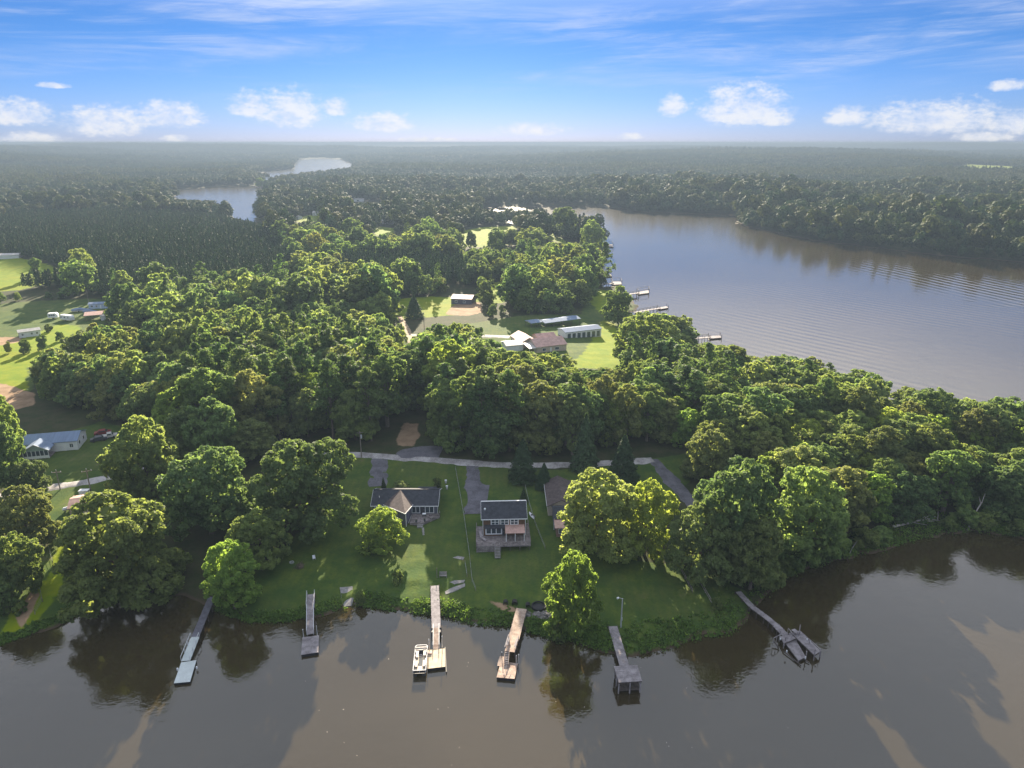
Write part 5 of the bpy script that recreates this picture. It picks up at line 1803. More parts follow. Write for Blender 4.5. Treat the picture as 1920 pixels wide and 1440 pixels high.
def dock_new():
    a = P(815, 1098, 2.0); m = P(818, 1177, 1.35); n = P(818, 1217, 0.6)
    t = thing('dock', a, 'dock with long grey walkway and new yellow timber float where the pontoon boat lies', 'dock', 'docks of the near shore'); off = t.location
    walkway(t, off, a, m, 1.75, 'dock_grey', seed=31)
    walkway(t, off, m, n, 1.15, 'dock_warm', 'ramp', piles=False, rail=(1, -1), seed=32, beams='galv')
    MB().box(*(lambda p: (p.x - 0.9, p.x + 0.9, p.y - 0.6, p.y + 0.6, 0.2, 1.2))(P(818, 1183, 1.0))).build('ramp_float', M['float'], t, off)
    platform(t, off, [P(802, 1219, .55).xy, P(834, 1216, .55).xy, P(835, 1250, .55).xy, P(801.5, 1254, .55).xy], 0.55, 'dock_new', 0.15, 0.55, seed=6)
    guide_pole(t, off, P(805, 1219, .5), 2.9); guide_pole(t, off, P(829.5, 1215, .5), 3.1)
    p = P(834.5, 1213, .4); q = P(837, 1260, .3)
    MB().bar((p.x, p.y, 0.25), (q.x, q.y, 0.2), 0.16, 0.3).build('fender_beam', M['float'], t, off)
    p = P(806, 1225, .6); MB().box(p.x - 0.35, p.x + 0.35, p.y - 0.25, p.y + 0.3, 0.57, 0.8).build('dock_box', M['metal_pink'], t, off)


dock_new()


def dock_warm():
    a = P(978, 1141, 2.0); m = P(963, 1198, 1.5); 
    t = thing('dock', a, 'wide brown-grey dock with benches, steps and a two-level float', 'dock', 'docks of the near shore'); off = t.location
    walkway(t, off, a, m, 2.1, 'dock_warm', seed=41, step=0.17)
    n = P(956, 1222, 1.4)
    walkway(t, off, m, n, 1.9, 'dock_warm', 'landing', seed=42)
    d, r, L = frame(a, m)
    # rails and benches on the landing
    for s in (-1, 1):
        e = r * 0.95 * s
        b = MB(); p = m + e; q = n + e
        b.bar(p + Vector((0, 0, .9)), q + Vector((0, 0, .9)), 0.14, 0.06)
        for i in range(4):
            u = p.lerp(q, i / 3); b.bar(u, u + Vector((0, 0, .9)), 0.1)
        b.build('railing', M['dock_grey'], t, off)
        b = MB(); p = m.lerp(n, 0.1) + r * 0.75 * s; q = m.lerp(n, 0.7) + r * 0.75 * s
        b.bar(p + Vector((0, 0, .45)), q + Vector((0, 0, .45)), 0.4, 0.06)
        for i in range(3):
            u = p.lerp(q, i / 2); b.bar(u, u + Vector((0, 0, .45)), 0.1)
        b.build('bench', M['dock_grey'], t, off)
    # steep steps to the float
    s0 = P(951, 1222, 1.4); s1 = P(948.5, 1252, 0.6)
    b = MB()
    for i in range(9):
        p = s0.lerp(s1, (i + 0.5) / 9); dd, rr, _ = frame(s0, s1)
        b.bar(p - rr * 0.36, p + rr * 0.36, 0.24, 0.05)
    st = b.build('stair', M['dock_grey'], t, off)
    b = MB()
    for s in (-1, 1):
        e = rr * 0.4 * s; b.bar(s0 + e, s1 + e, 0.06, 0.2); b.bar(s0 + e + Vector((0, 0, .8)), s1 + e + Vector((0, 0, .8)), 0.06)
    b.build('stair_rail', M['dock_warm'], st, off)
    platform(t, off, [P(939, 1240, .55).xy, P(971, 1244, .55).xy, P(965, 1273, .55).xy, P(931, 1270, .55).xy], 0.55, 'dock_warm', 0.17, 0.6, seed=7)
    b = MB(); run_boards(b, P(943, 1231, .56), P(939, 1249, .56), 1.3, 0.17, seed=43); b.build('float_wing', M['dock_warm'], t, off, kind='stuff')
    guide_pole(t, off, P(968, 1245, .5), 2.3, 'galv'); guide_pole(t, off, P(972, 1240, .5), 2.0, 'galv'); guide_pole(t, off, P(941, 1234, .5), 1.8, 'pile'); guide_pole(t, off, P(945, 1268, .5), 0.9, 'pile')


dock_warm()


def dock_covered():
    a = P(1149, 1174, 1.4); m = P(1171, 1249, 1.1)
    t = thing('dock', a, 'narrow grey plank dock ending in a raised flat plank roof on posts', 'dock', 'docks of the near shore'); off = t.location
    walkway(t, off, a, m, 1.75, 'dock_grey', seed=51, step=0.2)
    zt = 2.5
    Q = [P(1151, 1249, zt), P(1195, 1247, zt), P(1204, 1277, zt), P(1160, 1280, zt)]
    b = MB(); n = 20; rng = random.Random(8)
    for i in range(n):
        t0 = i / n; t1 = (i + .85) / n; dz = Vector((0, 0, rng.uniform(-.012, .012)))
        q = [Q[0].lerp(Q[3], t1) + dz, Q[1].lerp(Q[2], t1) + dz, Q[1].lerp(Q[2], t0) + dz, Q[0].lerp(Q[3], t0) + dz]
        b.hexa([p - Vector((0, 0, .06)) for p in q] + q)
    b.build('roof_planks', M['dock_grey'], t, off, kind='stuff')
    c = sum(Q, Vector()) / 4
    b = MB()
    for i in range(4): b.bar(c + (Q[i] - c) * .97 - Vector((0, 0, .16)), c + (Q[(i + 1) % 4] - c) * .97 - Vector((0, 0, .16)), 0.1, 0.2)
    b.build('roof_frame', M['pile'], t, off)
    for i in range(4):
        for u in (0.03, 0.5):
            p = c + (Q[i].lerp(Q[(i + 1) % 4], u) - c) * 0.94
            MB().tube((p.x, p.y, -2.5), (p.x, p.y, zt - 0.1), 0.12, 0.12, 8).build('post', M['dock_grey'], t, off)
    platform(t, off, [(p.x, p.y) for p in (c + (q - c) * .93 for q in Q)], 0.75, 'pile', 0.3, 0.25, 'pile', seed=9, name='lower_deck')


dock_covered()


def dock_crooked():
    pts = [P(1384, 1109, 1.5), P(1410, 1137, 1.35), P(1437, 1157, 1.3), P(1455, 1172, 1.25), P(1472, 1190, 1.2)]
    t = thing('dock', pts[0], 'crooked grey plank walkway leading to a ragged two-armed platform at the right', 'dock', 'docks of the near shore'); off = t.location
    for i in range(4):
        walkway(t, off, pts[i], pts[i + 1], 1.25 if i < 3 else 1.45, 'dock_grey', seed=60 + i, step=0.24)
    z = 1.1
    plats = [[(1462, 1193), (1484, 1186), (1494, 1196), (1470, 1206)], [(1484, 1187), (1499, 1182), (1539, 1221), (1527, 1228)], [(1472, 1205), (1492, 1199), (1511, 1232), (1497, 1238)]]
    for k, q in enumerate(plats):
        zz = (1.1, 1.25, 0.6)[k]
        Q = [P(px, py, zz) for px, py in q]
        b = MB(); n = 22; rng = random.Random(70 + k)
        for i in range(n):
            t0 = i / n; t1 = (i + .84) / n; dz = Vector((0, 0, rng.uniform(-.02, .02)))
            qq = [Q[0].lerp(Q[3], t1) + dz, Q[1].lerp(Q[2], t1) + dz, Q[1].lerp(Q[2], t0) + dz, Q[0].lerp(Q[3], t0) + dz]
            b.hexa([p - Vector((0, 0, .06)) for p in qq] + qq)
        b.build('decking', M['dock_grey'], t, off, kind='stuff')
        b = MB()
        for i in range(4): b.bar(Q[i] - Vector((0, 0, .17)), Q[(i + 1) % 4] - Vector((0, 0, .17)), 0.1, 0.2)
        b.build('beam', M['pile'], t, off)
        for i in range(4):
            p = Q[i]; MB().tube((p.x, p.y, -2.5), (p.x, p.y, zz + (1.3 if (k + i) % 2 == 0 else 0.1)), 0.1, 0.1, 7).build('post', M['dock_grey'], t, off)
    # bench, rails and lift arms
    b = MB(); A = P(1487, 1180, 1.6); B = P(1497, 1188, 1.6); b.bar(A, B, 0.9, 0.08); b.build('bench', M['dock_grey'], t, off)
    b = MB()
    for (p0, p1) in (((1500, 1183), (1538, 1217)), ((1478, 1178), (1486, 1187)), ((1451, 1196), (1463, 1190))):
        A = P(*p0, 2.1); B = P(*p1, 2.1); b.bar(A, B, 0.1)
        for u in (0, .5, 1):
            q = A.lerp(B, u); b.bar((q.x, q.y, 0.6), q, 0.09)
    b.build('railing', M['dock_grey'], t, off)
    b = MB()
    for (p0, p1, z0, z1) in (((1470, 1221), (1502, 1248), .3, .2), ((1511, 1238), (1518, 1243), .3, .2), ((1513, 1216), (1511, 1236), .9, .3), ((1450, 1201), (1459, 1213), .9, .3)):
        b.bar(P(*p0, z0), P(*p1, z1), 0.16)
    b.build('lift_arm', M['pile'], t, off)
    for px, py in ((1463, 1199), (1513, 1200), (1519, 1203), (1475, 1222), (1510, 1234)):
        p = P(px, py, 1.2); MB().tube((p.x, p.y, 1.12), (p.x, p.y, 1.5), 0.12, 0.12, 8).build('bucket', M['trim'], t, off)


dock_crooked()


# the piers along the big lake
def pier(label, pts, z, w, plat, rail=True, group='piers on the big lake', roof=False):
    A = [P(px, py, z) for px, py in pts]
    t = thing('pier', A[0], label, 'pier', group); off = t.location
    for i in range(len(A) - 1):
        walkway(t, off, A[i], A[i + 1], w, 'dock_grey', seed=80 + i, step=0.5, pile_every=4.0)
        if rail:
            d, r, L = frame(A[i], A[i + 1])
            for s in (-1, 1):
                b = MB(); e = r * w / 2 * s
                b.bar(A[i] + e + Vector((0, 0, 1.1)), A[i + 1] + e + Vector((0, 0, 1.1)), 0.14)
                n = max(2, int(L / 2.6))
                for k in range(n + 1):
                    p = A[i].lerp(A[i + 1], k / n) + e; b.bar(p, p + Vector((0, 0, 1.1)), 0.14)
                b.build('railing', M['pile'], t, off)
    Q = [P(px, py, 0.6).xy for px, py in plat]
    platform(t, off, Q, 0.6, 'dock_grey', 0.5, 0.4, seed=90)
    for q in Q:
        MB().tube((q[0], q[1], -2), (q[0], q[1], 3.2 if roof else 2.1), 0.14, 0.14, 6).build('pile', M['pile'], t, off)
    if roof:
        b = MB()
        for i in range(4): b.bar((*Q[i], 3.1), (*Q[(i + 1) % 4], 3.1), 0.16)
        b.build('top_frame', M['pile'], t, off)


pier('nearest long railed pier of the big lake, emerging behind the spreading tree', [(1276, 634), (1308, 634), (1330, 632)], 1.9, 2.2, [(1328, 630), (1350, 629), (1353, 633), (1330, 635)])
pier('second nearest long railed pier with a kink before its float', [(1188, 586), (1222, 580), (1236, 578)], 1.9, 2.2, [(1232, 577), (1250, 574), (1253, 577), (1236, 580)])
pier('railed pier with a box-like frame at its end in the middle of the row', [(1176, 552), (1196, 549)], 1.9, 2.4, [(1194, 548), (1216, 544), (1217, 549), (1197, 552)], roof=True)
pier('pier with a tall open frame at the end beside the mouth of the small inlet', [(1102, 534), (1130, 533), (1148, 531)], 1.3, 2.2, [(1146, 528), (1164, 528), (1166, 533), (1148, 534)], rail=False, roof=True)
pier('short railed pier just beyond the pier with the tall open frame', [(1116, 520), (1136, 517)], 1.8, 2.2, [(1134, 515), (1145, 514), (1147, 518), (1136, 519)])
pier('farthest pier with a dark little boathouse frame off the lake point', [(1122, 460), (1138, 461)], 1.5, 2.4, [(1137, 459), (1148, 458), (1150, 463), (1138, 464)], rail=False, roof=True)


# ---- pontoon boat
def pontoon_boat():
    bl, br = P(777, 1213, 0.75), P(801, 1212, 0.75)
    fl, fr = P(775.5, 1263, 0.75), P(801, 1262, 0.75)
    o = (bl + br + fl + fr) / 4; o.z = 0
    t = thing('pontoon_boat', o, 'pontoon boat with white rails and tan seats moored at the yellow timber float', 'boat', rz=math.atan2((br - bl).y, (br - bl).x))
    W = (br - bl).length * 0.98; L = ((bl + br) / 2 - (fl + fr) / 2).length * 0.96
    h = W / 2; n = L / 2
    for s in (-1, 1):
        b = MB(); b.tube((s * h * 0.7, -n, 0.12), (s * h * 0.7, n * 0.86, 0.12), 0.32, 0.32, 12); b.tube((s * h * 0.7, n * 0.86, 0.12), (s * h * 0.7, n * 1.0, 0.26), 0.32, 0.06, 12)
        b.build('pontoon', M['hull'], t)
    out = [(-h, -n), (h, -n), (h, n * 0.9), (h * 0.72, n), (-h * 0.72, n), (-h, n * 0.9)]
    MB().slab([(x, y, 0.62) for x, y in out], 0.14).build('deck', M['hull'], t)
    MB().slab([(x * 0.9, y * 0.95, 0.637) for x, y in out], 0.01).build('floor_mat', M['boat_floor'], t)
    # side panels and rails
    b = MB(); c = MB()
    for i in range(len(out)):
        p, q = out[i], out[(i + 1) % len(out)]
        a = Vector((p[0] * .97, p[1] * .985, 0.66)); d = Vector((q[0] * .97, q[1] * .985, 0.66))
        b.bar(a + Vector((0, 0, .28)), d + Vector((0, 0, .28)), 0.04, 0.5)
        c.bar(a + Vector((0, 0, .62)), d + Vector((0, 0, .62)), 0.07)
        m = max(1, int((d - a).length / 1.0))
        for k in range(m):
            u = a.lerp(d, k / m); c.bar(u, u + Vector((0, 0, .62)), 0.06)
    b.build('side_panel', M['hull'], t); c.build('rail', M['white_paint'], t)
    # lounges down both sides, helm, captain seat, stern pad
    def seat(x0, x1, y0, y1, back, mat='tan_vinyl', name='seat'):
        s = MB().box(x0, x1, y0, y1, 0.65, 1.02).build(name, M[mat], t)
        q = MB()
        if back == 'l': q.box(x0 - 0.0, x0 + 0.16, y0, y1, 1.021, 1.36)
        elif back == 'r': q.box(x1 - 0.16, x1, y0, y1, 1.021, 1.36)
        elif back == 'b': q.box(x0, x1, y1 - 0.16, y1, 1.021, 1.36)
        else: q.box(x0, x1, y0, y0 + 0.16, 1.021, 1.36)
        q.build('backrest', M['grey_vinyl' if mat == 'tan_vinyl' else 'tan_vinyl'], s)
    e = h * 0.9
    seat(-e, -e + 0.62, n * 0.12, n * 0.62, 'l'); seat(-e, -e + 0.62, -n * 0.62, -n * 0.14, 'l', 'grey_vinyl'); seat(e - 0.62, e, -n * 0.6, -n * 0.1, 'r', 'grey_vinyl')
    seat(e - 0.62, e, n * 0.25, n * 0.62, 'r')
    MB().box(-0.35, 0.40, n * 0.40, n * 0.56, 0.65, 1.5).build('console', M['hull'], t)
    b = MB(); b.tube((0.0, n * 0.40, 1.35), (0.0, n * 0.36, 1.4), 0.2, 0.2, 12); b.build('steering_wheel', M['rubber'], t)
    seat(-0.28, 0.28, n * 0.18, n * 0.30, 'f', 'tan_vinyl', 'captain_seat')
    MB().box(-h * 0.9, h * 0.9, n * 0.7, n * 0.93, 0.65, 1.05).build('sun_pad', M['grey_vinyl'], t)
    b = MB(); b.box(-0.3, 0.3, n * 0.98, n * 1.06, 0.1, 1.15); b.build('outboard', M['dark_paint'], t)
    b = MB()
    for s in (-1, 1):
        b.bar((s * h * .95, n * 0.80, 0.7), (s * h * .95, n * 0.62, 1.75), 0.05)
    b.bar((-h * .95, n * 0.62, 1.75), (h * .95, n * 0.62, 1.75), 0.3, 0.12)
    b.build('folded_canopy', M['grey_vinyl'], t)


pontoon_boat()
# ------------------------------------------------------------------ poles, fences, yard things, bank plants
def pole_px(px, base, top, label, kind='utility', name='utility_pole', **kw):
    g = G(px, base); d = math.hypot(g.x, g.y); dx, dy, dz = ray(px, top)
    H = CAM_H + d * dz / math.hypot(dx, dy) - g.z
    t = thing(name, g, label, 'pole' if kind != 'lamp' else 'light pole', None, kw.get('rz', 0.2))
    MB().tube((0, 0, -0.5), (0, 0, H), 0.16, 0.11, 8).build('shaft', M['pole'] if kind != 'lamp' else M['galv'], t)
    if kind == 'utility':
        MB().bar((-1.2, 0, H - 0.6), (1.2, 0, H - 0.6), 0.12).build('crossarm', M['pole'], t)
        for x in (-1.05, 0.0, 1.05):
            MB().tube((x, 0, H - 0.54 if x else H), (x, 0, H - 0.28 if x else H + 0.25), 0.07, 0.05, 6).build('insulator', M['trim'], t)
    elif kind == 'transformer':
        MB().bar((-0.9, 0, H - 0.5), (0.9, 0, H - 0.5), 0.12).build('crossarm', M['pole'], t)
        MB().tube((0.32, 0, H - 2.2), (0.32, 0, H - 1.2), 0.26, 0.26, 10).build('transformer', M['galv'], t)
    elif kind == 'lamp':
        MB().bar((0, 0, H - 0.05), (-0.9, -0.2, H + 0.5), 0.09).build('arm', M['galv'], t)
        MB().tube((-0.9, -0.2, H + 0.55), (-1.3, -0.3, H + 0.5), 0.16, 0.2, 8).build('lamp_head', M['trim'], t)
        MB().box(-0.16, 0.16, -0.22, -0.1, 1.6, 2.3).build('meter_box', M['galv'], t)
    else:
        MB().bar((0, 0, H * 0.8), (1.4, 0, H), 0.1).build('brace', M['pole'], t)
    return t, g, H


up1 = pole_px(678, 858, 808, 'utility pole with a transformer beside the gravel road behind the grey house', 'transformer')
up2 = pole_px(113, 918, 880, 'utility pole beside the gravel road at the left, with a crossarm', 'utility')
up3 = pole_px(170, 920, 878, 'utility pole on the road verge above the tan mobile home', 'utility', rz=0.5)
up4 = pole_px(796, 630, 596, 'forked utility pole beside the dirt track through the wood', 'brace')
pole_px(1164, 1176, 1122, 'slim grey light pole at the head of the narrow plank dock', 'lamp', 'light_pole', rz=0.3)
pole_px(168, 577, 543, 'thin pole standing left of the pale blue mobile home', 'plain', 'utility_pole')


def wire(a, b, sag, label):
    pts = [a.lerp(b, i / 16) - Vector((0, 0, sag * 4 * (i / 16) * (1 - i / 16))) for i in range(17)]
    m = MB()
    for i in range(16): m.tube(pts[i], pts[i + 1], 0.025, 0.025, 4, cap=False)
    o = m.build('power_line', M['rubber'])
    tag(o, label, 'power line')


def top(u): return Vector((u[1].x, u[1].y, u[1].z + u[2] - 0.4))
wire(top(up2), top(up3), 0.8, 'power line slung between the two roadside poles at the left')
wire(top(up3), top(up1), 2.0, 'long power line from the verge pole to the pole with the transformer')


def fence(label, pts, h=1.1, gap=3.0, mat='wire', post='pole', name='wire_fence', rails=3):
    A = [G(*p) for p in pts]
    t = thing(name, A[0], label, 'fence'); off = t.location
    for i in range(len(A) - 1):
        L = (A[i + 1] - A[i]).length; n = max(1, int(L / gap))
        P_ = []
        for k in range(n + 1):
            p = A[i].lerp(A[i + 1], k / n); p.z = hz(p.x, p.y); P_.append(p)
            if k < n or i == len(A) - 2:
                MB().bar(p - Vector((0, 0, .3)), p + Vector((0, 0, h)), 0.09).build('post', M[post], t, off)
        for j in range(rails):
            b = MB(); zz = Vector((0, 0, h * (j + 0.7) / rails))
            for k in range(n): b.bar(P_[k] + zz, P_[k + 1] + zz, 0.035 if mat == 'wire' else 0.12, 0.035 if mat == 'wire' else 0.04)
            b.build('rail' if mat != 'wire' else 'wire', M[mat], t, off)


fence('wire fence running down the lawn between the grey house and the brown house', [(854, 880), (862, 925), (870, 970), (880, 1040), (885, 1090), (892, 1108)])
fence('wire fence between the brown house and the stone-fronted house', [(985, 915), (992, 945), (1004, 985), (1022, 1030)], 1.0)
fence('short wire fence beside the concrete scraps near the new timber dock', [(872, 1058), (876, 1082)], 1.0, 2.0)
fence('wooden rail fence in the shade below the great puffy oak', [(1272, 1062), (1284, 1085), (1298, 1112)], 1.1, 2.4, 'deck_wood', 'pole', 'rail_fence', 2)
fence('wooden rail fence beside the sunlit strip left of the crooked walkway', [(1312, 1094), (1322, 1112), (1336, 1136)], 1.1, 2.4, 'deck_wood', 'pole', 'rail_fence', 2)
fence('wire fence with leaning posts round the sunlit dirt patch', [(36, 1138), (54, 1112), (72, 1092), (80, 1128), (66, 1152)], 1.2, 3.0)
fence('wire fence along the sunlit grass strip left of the huge oak', [(88, 1012), (94, 1038), (100, 1060)], 1.2, 3.0)


def slab_px(name, label, pts, mat, cat, h=0.12, lift=0.06, kind=None):
    A = [G(*p) for p in pts]
    zmax = max(p.z for p in A) + lift
    b = MB(); b.slab([(p.x, p.y, p.z + lift + 0.03) for p in A][::-1], h + 0.3)
    o = b.build(name, M[mat])
    if kind: tag(o, kind=kind)
    else: tag(o, label, cat)


slab_px('boat_ramp', 'concrete boat ramp sloping into the water beside the sunlit shrub', [(637, 1102), (661, 1100), (663, 1122), (660, 1136), (645, 1138), (640, 1120)], 'concrete', 'boat ramp')
slab_px('concrete_slab', 'broken pale concrete scrap beside the lawn fence, upper of three', [(849, 1046), (858, 1043), (871, 1045), (868, 1050), (858, 1048)], 'concrete', 'slab')
slab_px('concrete_slab', 'long pale concrete scrap behind the bank, lowest of three', [(834, 1110), (846, 1103), (872, 1094), (872, 1100), (850, 1110), (836, 1115)], 'concrete', 'slab')
slab_px('concrete_slab', 'pale concrete scrap above the lowest one near the new timber dock', [(843, 1092), (852, 1089), (872, 1088), (870, 1092), (852, 1096)], 'concrete', 'slab')
for i in range(5):
    p = G(793 + 0.25 * i, 990.5 + i * 2.9)
    b = MB(); b.tube((0, 0, -0.1), (0, 0, 0.07), 0.36 - 0.02 * i, 0.33 - 0.02 * i, 9)
    o = b.build('stepping_stone', M['concrete']); o.location = p
    tag(o, ['stepping stone nearest the deck steps of the grey house', 'second stepping stone below the deck steps', 'third stepping stone below the deck steps', 'fourth stepping stone below the deck steps', 'last stepping stone, farthest down the lawn'][i], 'stepping stone', 'stepping stones below the grey house')

# riprap on the bank
rng_ = np.random.default_rng(3)
rock_meshes = []
for s in range(5):
    import bmesh
    bm = bmesh.new(); bmesh.ops.create_icosphere(bm, subdivisions=2, radius=0.5)
    for v in bm.verts:
        n = v.co.normalized(); k = 0.75 + 0.4 * math.sin(3.1 * n.x + s) * math.sin(2.7 * n.y + 2 * s) + 0.18 * math.sin(7 * n.z + s * 1.7)
        v.co = n * 0.5 * k; v.co.z *= 0.62
    m = bpy.data.meshes.new('rock'); bm.to_mesh(m); bm.free(); m.materials.append(M['stone']); rock_meshes.append(m)
for i in range(70):
    u = rng_.uniform(0, 1); px = 982 + 64 * u; py = 1146 + 12 * rng_.uniform(0, 1) ** 0.8 + 3 * u
    g = G(px, py); o = bpy.data.objects.new('rock', rock_meshes[i % 5]); COL.objects.link(o)
    s = rng_.uniform(0.5, 1.5); o.location = (g.x, g.y, g.z + 0.1 * s); o.rotation_euler = (0, 0, rng_.uniform(0, 6)); o.scale = (s, s, s)
    tag(o, 'grey stone of the riprap heap on the bank left of the upright bright tree', 'stone', 'riprap stones on the bank')
for (px, py, r, lab) in ((948, 1134, 0.8, 'dark round hole end of a pipe above the bare soil, left of the brown dock'), (965, 1134, 0.9, 'dark culvert pipe beside the head of the brown dock'), (990, 1139, 0.8, 'dark pipe mouth right of the head of the brown dock')):
    g = G(px, py); b = MB(); n = 14
    b.tube((0, 0.8, 0.3), (0, -0.2, 0.3), r * 0.62, r * 0.62, n, cap=False); b.tube((0, 0.7, 0.3), (0, 0.72, 0.3), r * 0.6, r * 0.6, n)
    o = b.build('drain_pipe', M['rubber']); o.location = g; tag(o, lab, 'pipe')
# trampoline-like ring
g = G(1010, 1138); t = thing('fire_ring', g, 'dark oval fire ring on the grass above the riprap', 'fire ring')
b = MB()
for i in range(16):
    a0, a1 = i * math.pi / 8, (i + 1) * math.pi / 8
    b.bar((1.4 * math.cos(a0), 1.4 * math.sin(a0), 0.2), (1.4 * math.cos(a1), 1.4 * math.sin(a1), 0.2), 0.2, 0.4)
b.build('ring', M['rubber'], t); MB().tube((0, 0, 0.0), (0, 0, 0.12), 1.25, 1.25, 16).build('ash_bed', M['float'], t)

# kayak
g = G(997, 968); t = thing('kayak', g, 'white kayak lying on the lawn right of the brown house', 'kayak', rz=math.radians(-72))
b = MB(); N_ = 10; L = 3.6
secs = []
for i in range(N_ + 1):
    u = i / N_; w = 0.4 * math.sin(math.pi * min(max(u, 0.02), 0.98)) ** 0.6
    secs.append([(L * (u - .5), w * math.cos(a), 0.22 + 0.2 * math.sin(a) * (0.6 + w)) for a in np.linspace(0, 2 * math.pi, 9)[:-1]])
for i in range(N_):
    for j in range(8):
        k = (j + 1) % 8; b.face([secs[i][j], secs[i + 1][j], secs[i + 1][k], secs[i][k]])
b.build('hull', M['white_paint'], t)
MB().tube((0.1, 0, 0.36), (0.1, 0, 0.5), 0.3, 0.27, 12).build('cockpit', M['rubber'], t)
b = MB(); b.bar((-0.3, 0.55, 0.05), (0.6, 0.55, 0.05), 0.5, 0.08); b.build('cradle', M['dark_paint'], t)

# swing bench on the lawn
g = G(831, 1082); t = thing('garden_bench', g, 'weathered wooden bench with back near the head of the new timber dock', 'bench')
MB().box(-0.8, 0.8, -0.3, 0.25, 0.42, 0.48).build('seat', M['dock_grey'], t)
for i in range(4): MB().box(-0.8, 0.8, 0.26, 0.31, 0.6 + i * 0.16, 0.71 + i * 0.16).build('slat', M['dock_grey'], t)
for sx in (-0.74, 0.74):
    MB().bar((sx, -0.26, 0), (sx, -0.26, 0.7), 0.08).build('leg', M['dock_grey'], t)
    MB().bar((sx, 0.28, 0), (sx, 0.28, 1.25), 0.08).build('leg', M['dock_grey'], t)
MB().bar((-1.3, -0.2, -0.2), (-1.3, -0.2, 2.4), 0.12).build('post', M['pole'], t)

# lawn odds and ends
g = G(589, 1049); t = thing('lawn_chair', g, 'white chair alone on the shaded lawn left of the boat ramp', 'chair', rz=0.4)
MB().box(-0.3, 0.3, -0.3, 0.3, 0.38, 0.44).build('seat', M['white_paint'], t)
MB().box(-0.3, 0.3, 0.26, 0.32, 0.44, 0.95).build('backrest', M['white_paint'], t)
for sx in (-0.26, 0.26):
    for sy in (-0.26, 0.26): MB().bar((sx, sy, 0), (sx, sy, 0.38), 0.05).build('leg', M['white_paint'], t)
    MB().bar((sx, -0.28, 0.6), (sx, 0.28, 0.6), 0.06).build('armrest', M['white_paint'], t)
g = G(547, 1055); b = MB()
for i in range(14):
    a0, a1 = i * math.pi / 7, (i + 1) * math.pi / 7
    b.bar((0.42 * math.cos(a0), 0.42 * math.sin(a0), 0.12), (0.42 * math.cos(a1), 0.42 * math.sin(a1), 0.12), 0.2, 0.24)
o = b.build('old_tyre', M['galv']); o.location = g; tag(o, 'grey tyre ring lying on the shaded lawn beside the brush pile', 'tyre')
g = G(562, 1064); b = MB(); rr_ = random.Random(4)
for i in range(46):
    a = rr_.uniform(0, 6.28); L = rr_.uniform(0.5, 1.5); c = Vector((rr_.gauss(0, .5), rr_.gauss(0, .5), rr_.uniform(0.05, 0.5)))
    d = Vector((math.cos(a) * L / 2, math.sin(a) * L / 2, rr_.uniform(-.2, .2))); b.bar(c - d, c + d, 0.06)
o = b.build('brush_pile', M['bark']); o.location = g; tag(o, 'low pile of dead brush on the shaded lawn', 'brush pile')
for i, (px, py) in enumerate(((836, 906), (838, 917))):
    g = G(px, py); t = thing('garden_ornament', g, ['white garden ornament on the lawn right of the grey house, farther one', 'white garden ornament on the lawn right of the grey house, nearer one'][i], 'ornament')
    MB().tube((0, 0, 0), (0, 0, 0.3), 0.3, 0.22, 8).build('plinth', M['concrete'], t); MB().tube((0, 0, 0.3), (0, 0, 0.95), 0.2, 0.32, 8).build('bowl', M['white_paint'], t)
g = G(159, 927); t = thing('utility_box', g, 'white utility cabinet on the grass verge between road and tan mobile home', 'cabinet', rz=0.1)
MB().box(-1.1, 1.1, -0.6, 0.6, 0, 1.2).build('body', M['white_paint'], t); MB().box(-1.2, 1.2, -0.7, 0.7, 1.2, 1.3).build('lid', M['galv'], t)
g = G(128, 958); t = thing('gas_tank', g, 'white gas tank at the left end of the tan mobile home', 'tank', rz=0.7)
b = MB(); b.tube((-0.9, 0, 0.75), (0.9, 0, 0.75), 0.48, 0.48, 14); b.tube((0.9, 0, 0.75), (1.2, 0, 0.75), 0.48, 0.2, 14); b.tube((-1.2, 0, 0.75), (-0.9, 0, 0.75), 0.2, 0.48, 14); b.build('tank', M['white_paint'], t)
for sx in (-0.6, 0.6): MB().box(sx - 0.1, sx + 0.1, -0.35, 0.35, 0, 0.35).build('leg', M['concrete'], t)


